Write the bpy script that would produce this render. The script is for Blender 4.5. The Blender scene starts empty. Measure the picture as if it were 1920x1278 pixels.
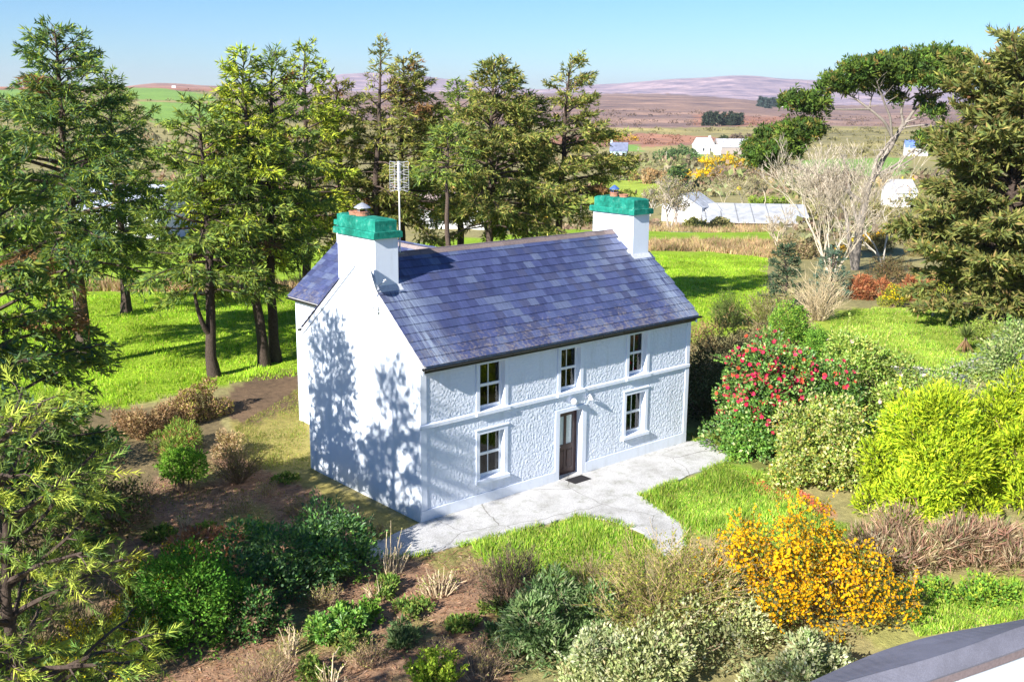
import bpy, math, bmesh
import numpy as np
from mathutils import Vector, Matrix, noise as mnoise

scene = bpy.context.scene
COL = scene.collection
PI = math.pi

# ------------------------------------------------------------------ camera
CAMP = np.array([-17.07838, -23.52951, 11.94018])
YAW, PIT, ROL, FPX = 0.71601, 0.22289, 0.00884, 2016.45      # focal length in pixels of a 1920 wide frame
FW = np.array([math.sin(YAW)*math.cos(PIT), math.cos(YAW)*math.cos(PIT), -math.sin(PIT)])
_rt = np.array([math.cos(YAW), -math.sin(YAW), 0.0]); _up = np.cross(_rt, FW)
RT = _rt*math.cos(ROL)+_up*math.sin(ROL); UP = -_rt*math.sin(ROL)+_up*math.cos(ROL)
cam_d = bpy.data.cameras.new('camera'); cam = bpy.data.objects.new('camera', cam_d); COL.objects.link(cam)
cam_d.sensor_width = 36; cam_d.lens = FPX/1920*36; cam_d.clip_start = 0.3; cam_d.clip_end = 20000
m = Matrix.Identity(4)
for i in range(3):
    m[i][0] = RT[i]; m[i][1] = UP[i]; m[i][2] = -FW[i]; m[i][3] = CAMP[i]
cam.matrix_world = m
scene.camera = cam

# ------------------------------------------------------------------ sky, sun, exposure
SUN = np.array([1.0, 0.185, -0.58]); SUN /= np.linalg.norm(SUN)            # the way the light travels
w = bpy.data.worlds.new('World'); scene.world = w; w.use_nodes = True
nt = w.node_tree; nt.nodes.clear()
sky = nt.nodes.new('ShaderNodeTexSky'); sky.sky_type = 'NISHITA'; sky.sun_disc = False
sky.sun_elevation = math.asin(-SUN[2]); sky.sun_rotation = math.atan2(-SUN[0], -SUN[1])
sky.altitude = 50; sky.air_density = 1.0; sky.dust_density = 0.0; sky.ozone_density = 10.0
bg = nt.nodes.new('ShaderNodeBackground'); bg.inputs[1].default_value = 0.066
wo = nt.nodes.new('ShaderNodeOutputWorld')
nt.links.new(sky.outputs[0], bg.inputs[0]); nt.links.new(bg.outputs[0], wo.inputs[0])
sd = bpy.data.lights.new('sun', 'SUN'); sd.energy = 5.0; sd.angle = math.radians(0.55); sd.color = (1.0, 0.96, 0.89)
sun = bpy.data.objects.new('sun', sd); COL.objects.link(sun)
sun.rotation_euler = Vector(SUN).to_track_quat('-Z', 'Y').to_euler(); sun.location = (-60, -10, 50)
scene.view_settings.view_transform = 'Standard'; scene.view_settings.look = 'None'
scene.view_settings.exposure = 1.2; scene.view_settings.gamma = 1
scene.cycles.use_denoising = True; scene.cycles.max_bounces = 6; scene.cycles.diffuse_bounces = 4; scene.cycles.glossy_bounces = 2
scene.cycles.transparent_max_bounces = 6; scene.cycles.volume_bounces = 0

# ------------------------------------------------------------------ helpers
def rng(k): return np.random.default_rng(k)
def ray(px, py): return FW + RT*(px-960)/FPX - UP*(py-639)/FPX
def unit(v): return v/np.maximum(np.linalg.norm(v, axis=-1, keepdims=True), 1e-9)

class Geo:
    """collects vertices, faces and a tint for each face; build() links them as ONE mesh object"""
    def __init__(s): s.v = []; s.q = []; s.t = []; s.qc = []; s.tc = []; s.n = 0
    def add(s, V, F, c=(.5, .5, .5)):
        V = np.asarray(V, float).reshape(-1, 3); F = np.asarray(F, np.int64); c = np.asarray(c, float)
        if c.ndim == 1: c = np.broadcast_to(c, (len(F), 3))
        if F.shape[1] == 4: s.q.append(F+s.n); s.qc.append(c)
        else: s.t.append(F+s.n); s.tc.append(c)
        s.v.append(V); s.n += len(V)
    def box(s, a, b, c=(.5, .5, .5)):
        (x0, y0, z0), (x1, y1, z1) = a, b
        s.add([(x0,y0,z0),(x1,y0,z0),(x1,y1,z0),(x0,y1,z0),(x0,y0,z1),(x1,y0,z1),(x1,y1,z1),(x0,y1,z1)],
              [(0,3,2,1),(4,5,6,7),(0,1,5,4),(1,2,6,5),(2,3,7,6),(3,0,4,7)], c)
    def prism(s, poly, axis, a, b, c=(.5, .5, .5)):
        """poly: 2-D outline in the two other axes, extruded along axis from a to b; fan caps (convex outlines)"""
        n = len(poly); o = [i for i in range(3) if i != axis]
        V = np.zeros((2*n, 3)); P = np.array(poly, float)
        V[:n, o[0]] = P[:, 0]; V[:n, o[1]] = P[:, 1]; V[n:] = V[:n]; V[:n, axis] = a; V[n:, axis] = b
        s.add(V, [(i, (i+1) % n, n+(i+1) % n, n+i) for i in range(n)], c)
        s.add(V, [(0, i+1, i) for i in range(1, n-1)]+[(n, n+i, n+i+1) for i in range(1, n-1)], c)
    def tube(s, pts, rad, k=5, c=(.5, .5, .5), cap=True):
        P = np.asarray(pts, float); n = len(P); rad = np.broadcast_to(np.asarray(rad, float), (n,))
        T = np.gradient(P, axis=0); T = unit(T)
        ref = np.where(np.abs(T[:, 2:3]) > .9, np.array([[1., 0, 0]]), np.array([[0, 0, 1.]]))
        A = unit(np.cross(T, ref)); B = np.cross(T, A)
        for i in range(1, n):
            if A[i] @ A[i-1] < 0: A[i] *= -1; B[i] *= -1
        an = np.arange(k)*2*PI/k
        V = P[:, None]+rad[:, None, None]*(A[:, None]*np.cos(an)[None, :, None]+B[:, None]*np.sin(an)[None, :, None])
        i = np.arange(n-1)[:, None]*k; j = np.arange(k)[None]; j2 = (j+1) % k
        F = np.stack(np.broadcast_arrays(i+j, i+j2, i+k+j2, i+k+j), -1).reshape(-1, 4)
        s.add(V, F, c)
        if cap:
            s.add(V[0], [(0, q, q+1) for q in range(1, k-1)], c); s.add(V[-1], [(0, q+1, q) for q in range(1, k-1)], c)
    def lathe(s, prof, centre, k=16, c=(.5, .5, .5)):
        """prof: (radius, height) pairs"""
        pr = np.array(prof, float); n = len(pr); an = np.arange(k)*2*PI/k
        V = np.zeros((n, k, 3)); V[..., 0] = pr[:, 0:1]*np.cos(an); V[..., 1] = pr[:, 0:1]*np.sin(an); V[..., 2] = pr[:, 1:2]
        V += np.asarray(centre)
        i = np.arange(n-1)[:, None]*k; j = np.arange(k)[None]; j2 = (j+1) % k
        s.add(V, np.stack(np.broadcast_arrays(i+j, i+j2, i+k+j2, i+k+j), -1).reshape(-1, 4), c)
    def leaf(s, P, D, N, L, W, c, fold=.12, wide=.45):
        """diamond leaves: base P, direction D, rough normal N"""
        P = np.asarray(P); n = len(P); D = unit(D); S = unit(np.cross(D, N)); N2 = np.cross(S, D)
        L = np.broadcast_to(L, (n,))[:, None]; W = np.broadcast_to(W, (n,))[:, None]
        mid = P+D*L*wide+N2*W*fold
        V = np.stack([P, mid+S*W*.5, P+D*L, mid-S*W*.5], 1)
        s.add(V, np.arange(4*n).reshape(n, 4), c)
    def blade(s, P, D, S, L, W, c):
        P = np.asarray(P); n = len(P); L = np.broadcast_to(L, (n,))[:, None]; W = np.broadcast_to(W, (n,))[:, None]
        V = np.stack([P-S*W*.5, P+S*W*.5, P+D*L], 1)
        s.add(V, np.arange(3*n).reshape(n, 3), c)
    def mesh(s, name, smooth=False):
        me = bpy.data.meshes.new(name)
        V = np.concatenate(s.v) if s.v else np.zeros((0, 3))
        Q = np.concatenate(s.q) if s.q else np.zeros((0, 4), np.int64); T = np.concatenate(s.t) if s.t else np.zeros((0, 3), np.int64)
        C = np.concatenate([np.concatenate(s.qc) if s.qc else np.zeros((0, 3)), np.concatenate(s.tc) if s.tc else np.zeros((0, 3))])
        me.vertices.add(len(V)); me.vertices.foreach_set('co', V.astype(np.float32).ravel())
        nl = Q.size+T.size; me.loops.add(nl)
        me.loops.foreach_set('vertex_index', np.concatenate([Q.ravel(), T.ravel()]).astype(np.int32))
        nf = len(Q)+len(T); me.polygons.add(nf)
        tot = np.concatenate([np.full(len(Q), 4), np.full(len(T), 3)]).astype(np.int32)
        me.polygons.foreach_set('loop_start', np.concatenate([[0], np.cumsum(tot)[:-1]]).astype(np.int32) if nf else np.zeros(0, np.int32))
        me.polygons.foreach_set('loop_total', tot)
        me.polygons.foreach_set('use_smooth', np.full(nf, bool(smooth)))
        at = me.attributes.new('tint', 'FLOAT_COLOR', 'FACE')
        at.data.foreach_set('color', np.concatenate([C, np.ones((len(C), 1))], 1).astype(np.float32).ravel())
        me.update(calc_edges=True)
        return me
    def build(s, name, mat, parent=None, smooth=False):
        return link(name, s.mesh(name, smooth), mat, parent)

def link(name, me, mat, parent=None):
    o = bpy.data.objects.new(name, me); COL.objects.link(o)
    if mat is not None and not me.materials: me.materials.append(mat)
    if parent is not None: o.parent = parent
    return o
def tag(o, label=None, cat=None, group=None, kind=None):
    if label: o['label'] = label
    if cat: o['category'] = cat
    if group: o['group'] = group
    if kind: o['kind'] = kind
    return o
def thing(name, label, cat, loc=(0, 0, 0), group=None):
    o = bpy.data.objects.new(name, None); COL.objects.link(o); o.location = loc; o.empty_display_size = .2
    return tag(o, label, cat, group)

# ------------------------------------------------------------------ materials
class NT:
    def __init__(s, name):
        s.m = bpy.data.materials.new(name); s.m.use_nodes = True; s.t = s.m.node_tree; s.t.nodes.clear()
        s.out = s.n('ShaderNodeOutputMaterial')
    def n(s, t, **kw):
        nd = s.t.nodes.new(t)
        for k, v in kw.items(): setattr(nd, k, v)
        return nd
    def l(s, a, b): s.t.links.new(a, b)
    def tint(s): return s.n('ShaderNodeAttribute', attribute_name='tint').outputs['Color']
    def pos(s): return s.n('ShaderNodeNewGeometry').outputs['Position']
    def noise(s, vec, scale, det=4, rough=.6, stretch=None):
        if stretch is not None:
            mp = s.n('ShaderNodeMapping'); mp.inputs['Scale'].default_value = stretch; s.l(vec, mp.inputs[0]); vec = mp.outputs[0]
        nz = s.n('ShaderNodeTexNoise'); nz.inputs['Scale'].default_value = scale; nz.inputs['Detail'].default_value = det
        nz.inputs['Roughness'].default_value = rough; s.l(vec, nz.inputs['Vector']); return nz.outputs[0]
    def ramp(s, fac, stops):
        r = s.n('ShaderNodeValToRGB'); e = r.color_ramp.elements
        while len(e) < len(stops): e.new(.5)
        for el, (p, c) in zip(e, stops): el.position = p; el.color = (*c, 1) if len(c) == 3 else c
        s.l(fac, r.inputs[0]); return r.outputs[0]
    def mix(s, fac, a, b, mode='MIX'):
        x = s.n('ShaderNodeMix', data_type='RGBA', blend_type=mode)
        for v, i in ((fac, 0), (a, 6), (b, 7)):
            if isinstance(v, (int, float)): x.inputs[i].default_value = v
            elif isinstance(v, tuple): x.inputs[i].default_value = (*v, 1)
            else: s.l(v, x.inputs[i])
        return x.outputs[2]
    def math(s, op, a, b=None, c=None, clamp=False):
        x = s.n('ShaderNodeMath', operation=op, use_clamp=clamp)
        for i, v in enumerate((a, b, c)):
            if v is None: continue
            if isinstance(v, (int, float)): x.inputs[i].default_value = v
            else: s.l(v, x.inputs[i])
        return x.outputs[0]
    def bump(s, h, strength, dist):
        b = s.n('ShaderNodeBump'); b.inputs['Strength'].default_value = strength; b.inputs['Distance'].default_value = dist
        s.l(h, b.inputs['Height']); return b.outputs[0]
    def bsdf(s, col, rough=.7, normal=None, spec=.5, metal=0):
        b = s.n('ShaderNodeBsdfPrincipled')
        for k, v in (('Base Color', col), ('Roughness', rough), ('Metallic', metal), ('Specular IOR Level', spec)):
            if isinstance(v, (int, float)): b.inputs[k].default_value = v
            elif isinstance(v, tuple): b.inputs[k].default_value = (*v, 1)
            else: s.l(v, b.inputs[k])
        if normal is not None: s.l(normal, b.inputs['Normal'])
        s.l(b.outputs[0], s.out.inputs[0]); return b

def foliage(name, trans=.3, gloss=0.0, rough=.4):
    t = NT(name); c = t.tint()
    pn = t.noise(t.pos(), 1.7, 2); c2 = t.mix(1.0, c, t.ramp(pn, [(.3, (.82, .80, .82)), (.7, (1.18, 1.2, 1.12))]), 'MULTIPLY')
    d = t.n('ShaderNodeBsdfDiffuse'); t.l(c2, d.inputs[0])
    tr = t.n('ShaderNodeBsdfTranslucent'); t.l(t.mix(1.0, c2, (1.15, 1.2, .6), 'MULTIPLY'), tr.inputs[0])
    mx = t.n('ShaderNodeMixShader'); mx.inputs[0].default_value = trans; t.l(d.outputs[0], mx.inputs[1]); t.l(tr.outputs[0], mx.inputs[2])
    o = mx.outputs[0]
    if gloss:
        g = t.n('ShaderNodeBsdfGlossy'); g.inputs['Roughness'].default_value = rough; g.inputs[0].default_value = (1, 1, 1, 1)
        m2 = t.n('ShaderNodeMixShader'); m2.inputs[0].default_value = gloss; t.l(o, m2.inputs[1]); t.l(g.outputs[0], m2.inputs[2]); o = m2.outputs[0]
    t.l(o, t.out.inputs[0]); return t.m
M_LEAF = foliage('foliage', .28)
M_GLOSS = foliage('glossy_foliage', .25, .035, .5)
M_PETAL = foliage('petals', .35)
M_NEEDLE = foliage('needles', .30)
M_GRASS = foliage('grass_blades', .35)

def tinted(name, rough=.85, bumps=(30, .3, .01), var=.25, spec=.3):
    t = NT(name); p = t.pos(); n1 = t.noise(p, bumps[0], 5)
    c = t.mix(1.0, t.tint(), t.ramp(n1, [(.25, (1-var,)*3), (.75, (1+var,)*3)]), 'MULTIPLY')
    t.bsdf(c, rough, t.bump(n1, bumps[1], bumps[2]), spec); return t.m
M_BARK = tinted('bark', .95, (14, .8, .04), .45, .1)
M_TWIG = tinted('twigs', .9, (25, .3, .01), .3, .15)
M_STONE = tinted('plain_stone', .9, (18, .4, .01), .2)
M_PAINTED = tinted('painted_surface', .6, (9, .1, .01), .08)
M_METAL = tinted('painted_metal', .4, (40, .05, .005), .1, .5)

def m_white(name, base=(.74, .80, .89), bump=.12, scale=6):
    t = NT(name); p = t.pos()
    dirt = t.ramp(t.noise(p, 1.6, 7, .7, (1.6, 1.6, .25)), [(.30, (.86, .86, .84)), (.50, (1, 1, 1))])
    c = t.mix(1.0, base, dirt, 'MULTIPLY')
    z = t.n('ShaderNodeSeparateXYZ'); t.l(p, z.inputs[0])
    low = t.math('MULTIPLY', t.math('SUBTRACT', 1, t.math('MULTIPLY', z.outputs[2], 2.2), clamp=True), t.noise(p, 5, 5), clamp=True)
    c = t.mix(t.math('MULTIPLY', low, .45), c, (.52, .53, .46))
    h = t.noise(p, scale, 6, .6)
    t.bsdf(c, .8, t.bump(h, bump, .02), .25); return t.m
M_WHITE = m_white('white_masonry_paint')
M_DASH = m_white('white_roughcast', (.75, .80, .90), .5, 60)
M_TRIM = m_white('white_smooth_plaster', (.75, .80, .90), .06, 14)

def m_slate():
    t = NT('slate'); p = t.pos()
    c = t.tint()
    st = t.noise(p, 3.0, 4, .6, (9, 1.2, 1.2))
    c = t.mix(1.0, c, t.ramp(st, [(.3, (.72, .74, .76)), (.7, (1.3, 1.28, 1.25))]), 'MULTIPLY')
    z = t.n('ShaderNodeSeparateXYZ'); t.l(p, z.inputs[0])
    # lichen, thickest on the lowest courses
    lich = t.noise(p, 9, 6, .75)
    amt = t.math('SUBTRACT', t.math('MULTIPLY_ADD', t.math('SUBTRACT', 5.75, z.outputs[2]), .16, .30), t.math('SUBTRACT', .92, lich))
    lf = t.math('MULTIPLY', t.math('MULTIPLY', amt, 6, clamp=True), t.math('GREATER_THAN', 5.9, z.outputs[2]))
    c = t.mix(t.math('MULTIPLY', lf, .75), c, (.27, .23, .20))
    # lime streaks run down below both chimneys
    s = t.noise(p, 2.2, 3, .6, (14, .6, .6))
    def band(c0, wd): return t.math('SUBTRACT', 1, t.math('DIVIDE', t.math('ABSOLUTE', t.math('SUBTRACT', z.outputs[0], c0)), wd), clamp=True)
    b = t.math('ADD', band(.62, .75), band(11.15, .75))
    up = t.math('MULTIPLY', t.math('GREATER_THAN', 2.2, z.outputs[1]), 1.0)
    sf = t.math('MULTIPLY', t.math('MULTIPLY', t.math('MULTIPLY', b, up), t.math('MULTIPLY', t.math('SUBTRACT', s, .36), 3.2, clamp=True)), .75)
    c = t.mix(sf, c, (.42, .50, .60))
    h = t.noise(p, 26, 5)
    r = t.math('MULTIPLY_ADD', h, .3, .28)
    t.bsdf(c, r, t.bump(h, .25, .008), .55); return t.m
M_SLATE = m_slate()

def m_concrete():
    t = NT('concrete'); p = t.pos()
    a = t.ramp(t.noise(p, .9, 7, .7), [(.3, (.36, .35, .33)), (.5, (.51, .50, .49)), (.72, (.60, .59, .58))])
    sp = t.ramp(t.noise(p, 24, 5, .85), [(.36, (.5, .5, .5)), (.5, (1, 1, 1)), (.68, (1.2, 1.2, 1.2))])
    c = t.mix(1.0, a, sp, 'MULTIPLY')
    moss = t.ramp(t.noise(p, 1.6, 7, .8), [(.52, (0, 0, 0)), (.66, (1, 1, 1))])
    c = t.mix(t.math('MULTIPLY', moss, .5), c, (.16, .17, .10))
    vo = t.n('ShaderNodeTexVoronoi', feature='DISTANCE_TO_EDGE'); vo.inputs['Scale'].default_value = .3
    wv_ = t.n('ShaderNodeVectorMath', operation='MULTIPLY_ADD'); nz_ = t.n('ShaderNodeTexNoise'); nz_.inputs['Scale'].default_value = 1.3; t.l(p, nz_.inputs['Vector']); t.l(nz_.outputs[1], wv_.inputs[0]); wv_.inputs[1].default_value = (.5, .5, 0); t.l(p, wv_.inputs[2]); t.l(wv_.outputs[0], vo.inputs['Vector'])
    ck = t.math('MULTIPLY', t.math('LESS_THAN', vo.outputs[0], .0035), .6); c = t.mix(ck, c, (.12, .11, .09))
    t.bsdf(c, .9, t.bump(t.noise(p, 22, 6, .7), .5, .015), .2); return t.m
M_CONC = m_concrete()

def m_green():
    t = NT('weathered_green_paint'); p = t.pos()
    n = t.noise(p, 4.5, 8, .75)
    c = t.ramp(n, [(.32, (.010, .105, .075)), (.47, (.012, .20, .145)), (.56, (.02, .25, .185)), (.64, (.12, .33, .26)), (.74, (.30, .40, .35))])
    soot = t.ramp(t.noise(p, 1.4, 6, .7, (1, 1, .4)), [(.48, (1, 1, 1)), (.70, (.45, .46, .44))])
    t.bsdf(t.mix(1.0, c, soot, 'MULTIPLY'), .9, t.bump(t.noise(p, 30, 5), .12, .006), .15); return t.m
M_GREEN = m_green()

def m_plain(name, col, rough=.6, spec=.4, metal=0, var=.15, sc=20):
    t = NT(name); p = t.pos(); n = t.noise(p, sc, 4)
    t.bsdf(t.mix(1.0, col, t.ramp(n, [(.3, (1-var,)*3), (.7, (1+var,)*3)]), 'MULTIPLY'), rough, t.bump(n, .12, .005), spec, metal); return t.m
M_UPVC = m_plain('white_window_plastic', (.84, .84, .85), .35, .5, 0, .03)
M_BLACK = m_plain('black_gutter', (.012, .012, .014), .4, .5)
M_TERRA = m_plain('terracotta', (.36, .17, .11), .85, .2, 0, .3)
M_ALU = m_plain('grey_metal', (.52, .54, .58), .4, .6, .5, .1)
M_BLUE = m_plain('blue_cowl', (.06, .12, .34), .45, .5)
M_WOOD = m_plain('dark_varnished_wood', (.045, .012, .010), .4, .5, 0, .35, 9)
M_MAT = m_plain('rubber_mat', (.03, .028, .03), .95, .1)
M_CURT = m_plain('net_curtain', (.78, .78, .80), .9, .1, 0, .1)
M_INT = m_plain('room_interior', (.30, .28, .27), .9, .1)

def m_glass(name, tintc=(1, 1, 1), refl=.10):
    t = NT(name); tr = t.n('ShaderNodeBsdfTransparent'); tr.inputs[0].default_value = (*tintc, 1)
    g = t.n('ShaderNodeBsdfGlossy'); g.inputs['Roughness'].default_value = .02
    f = t.n('ShaderNodeFresnel'); f.inputs[0].default_value = 1.52
    mx = t.n('ShaderNodeMixShader'); t.l(t.math('ADD', f.outputs[0], refl*.4, clamp=True), mx.inputs[0]); t.l(tr.outputs[0], mx.inputs[1]); t.l(g.outputs[0], mx.inputs[2])
    t.l(mx.outputs[0], t.out.inputs[0]); return t.m
M_GLASS = m_glass('window_glass', (.8, .82, .82), 0.0)
M_FROST = m_plain('frosted_glass', (.55, .60, .58), .18, .6)
M_OPAL = m_plain('opal_lamp_glass', (.85, .86, .9), .2, .5, 0, .02)

def m_ground():
    t = NT('ground'); p = t.pos()
    cv = t.n('ShaderNodeAttribute', attribute_name='cover').outputs['Color']
    a = t.ramp(t.noise(p, .22, 6, .65), [(.3, (.75, .76, .8)), (.7, (1.25, 1.2, 1.15))])
    b = t.ramp(t.noise(p, 3.5, 5, .7), [(.28, (.66, .66, .68)), (.72, (1.35, 1.33, 1.28))])
    c = t.mix(1.0, t.mix(1.0, cv, a, 'MULTIPLY'), b, 'MULTIPLY')
    # wide blotches that only read on the far hills
    f = t.ramp(t.noise(p, .010, 10, .72), [(.36, (.50, .52, .62)), (.47, (.86, .86, .9)), (.55, (1.15, 1.1, 1.02)), (.64, (1.65, 1.55, 1.4))])
    ff = t.n('ShaderNodeAttribute', attribute_name='heath').outputs['Fac']      # how much of it is open hill
    c = t.mix(1.0, c, t.mix(ff, (1, 1, 1), f), 'MULTIPLY')
    h = t.noise(p, 9, 6, .7)
    t.bsdf(c, .95, t.bump(h, .7, .06), .1); return t.m
M_GROUND = m_ground()

# ------------------------------------------------------------------ terrain
_RS = [0, 60, 110, 170, 260, 420, 600, 1000, 1500, 2200, 3000, 4500, 6500]
_COLS = {   # image column: height at 60/110/170 m, then the image row of the ground at 260 m and beyond
    -400: [0, -1.5, -4, 330, 262, 212, 178, 165, 168, 170, 166, 200],
    0:    [0, -1.5, -4, 330, 262, 212, 178, 163, 168, 170, 166, 200],
    180:  [0, -1.5, -4, 330, 262, 212, 178, 163, 168, 168, 166, 200],
    300:  [0, -1.5, -4, 330, 262, 212, 180, 165, 168, 164, 157, 200],
    420:  [0, -1.5, -4, 332, 264, 214, 184, 168, 170, 168, 164, 200],
    560:  [0, -2, -5, 340, 275, 232, 200, 182, 178, 176, 160, 200],
    650:  [0, -2, -5, 342, 278, 238, 206, 186, 180, 178, 139, 200],
    740:  [0, -2, -5, 344, 282, 242, 210, 190, 182, 178, 138, 200],
    850:  [0, -2, -6, 346, 286, 248, 214, 192, 182, 180, 148, 200],
    1000: [0, -2.4, -7, 350, 296, 262, 224, 196, 181, 184, 166, 200],
    1150: [0, -2.5, -7, 354, 300, 268, 227, 196, 179, 186, 158, 200],
    1280: [0, -2.5, -7, 355, 300, 268, 228, 197, 181, 184, 146, 200],
    1380: [0, -2.5, -7, 355, 300, 268, 228, 200, 185, 184, 141, 200],
    1480: [0, -2.5, -7, 355, 300, 268, 230, 207, 198, 190, 148, 200],
    1600: [0, -2.5, -7, 355, 300, 268, 235, 214, 205, 195, 156, 200],
    1800: [0, -2.5, -7, 355, 300, 268, 236, 214, 204, 196, 168, 200],
    2350: [0, -2.5, -7, 355, 300, 268, 236, 214, 204, 196, 172, 200]}
def _az(px):
    d = ray(px, 182); return math.atan2(d[0], d[1])
def _colz(px, py, r):
    d = ray(px, py); return CAMP[2]+d[2]/math.hypot(d[0], d[1])*r
_cx = sorted(_COLS); _ca = np.array([_az(c) for c in _cx])
_cz = np.array([[0]+_COLS[c][:3]+[_colz(c, y, r) for y, r in zip(_COLS[c][3:], _RS[4:])] for c in _cx])
def _fbm(x, y, s, o=4):
    v = np.zeros_like(x); a = 1.0
    for k in range(o):
        sn = s*2**k
        v += a*(np.sin(x*sn*1.3+y*sn*.7+k*1.7)*np.cos(y*sn*1.1-x*sn*.5+k*2.9)+.5*np.sin((x-y)*sn*1.9+4*k)); a *= .5
    return v
def tz(x, y):
    """height of the ground"""
    x = np.atleast_1d(np.asarray(x, float)); y = np.atleast_1d(np.asarray(y, float))
    dx, dy = x-CAMP[0], y-CAMP[1]; r = np.hypot(dx, dy); a = np.arctan2(dx, dy)
    a = np.clip(a, _ca[0], _ca[-1])
    # fold the rest of the compass back so that the land closes behind the camera
    i = np.clip(np.searchsorted(_ca, a)-1, 0, len(_ca)-2); fa = (a-_ca[i])/(_ca[i+1]-_ca[i])
    j = np.clip(np.searchsorted(_RS, r)-1, 0, len(_RS)-2); fr = (r-np.array(_RS)[j])/(np.array(_RS)[j+1]-np.array(_RS)[j])
    fr = np.clip(fr, 0, 1); fr = fr*fr*(3-2*fr)*.5+fr*.5; fa = fa*fa*(3-2*fa)
    z = (_cz[i, j]*(1-fa)+_cz[i+1, j]*fa)*(1-fr)+(_cz[i, j+1]*(1-fa)+_cz[i+1, j+1]*fa)*fr
    k = np.clip((r-70)/300, 0, 1)
    z = z+k*_fbm(x, y, .018)*.35+np.clip((r-1200)/2500, 0, 1)*_fbm(x, y, .0045, 5)*2.6
    z = z+np.clip((r-12)/30, 0, 1)*(1-k)*_fbm(x, y, .25, 2)*.03*np.where((x > -1.5) & (x < 13.5) & (y > -4) & (y < 12.5), 0, 1)
    return z
def gp(px, py):
    """the point of the ground seen at a pixel of the photograph"""
    d = ray(px, py)
    if d[2] < -1e-4:
        p = CAMP+d*(-CAMP[2]/d[2])
        if math.hypot(*(p-CAMP)[:2]) < 58: p[2] = tz(p[0], p[1])[0]; return p
    t = np.geomspace(20, 6500, 4000); P = CAMP+d*t[:, None]; low = np.nonzero(P[:, 2] <= tz(P[:, 0], P[:, 1]))[0]
    p = P[low[0]] if len(low) else P[-1]
    p[2] = tz(p[0], p[1])[0]
    return p
def at(px, py, dist):
    """the point of a pixel's line of sight at a horizontal distance"""
    d = ray(px, py); return CAMP+d*dist/math.hypot(d[0], d[1])
def proj(P):
    d = np.asarray(P, float)-CAMP; z = d@FW
    z = np.where(z > .5, z, np.nan)
    return 960+FPX*(d@RT)/z, 639-FPX*(d@UP)/z
def inpoly(x, y, poly):
    poly = np.array(poly, float); r = np.zeros(x.shape, bool); n = len(poly)
    for i in range(n):
        x0, y0 = poly[i]; x1, y1 = poly[i-1]
        c = ((y0 > y) != (y1 > y)) & (x < (x1-x0)*(y-y0)/(y1-y0+1e-12)+x0); r ^= c
    return r

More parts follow.
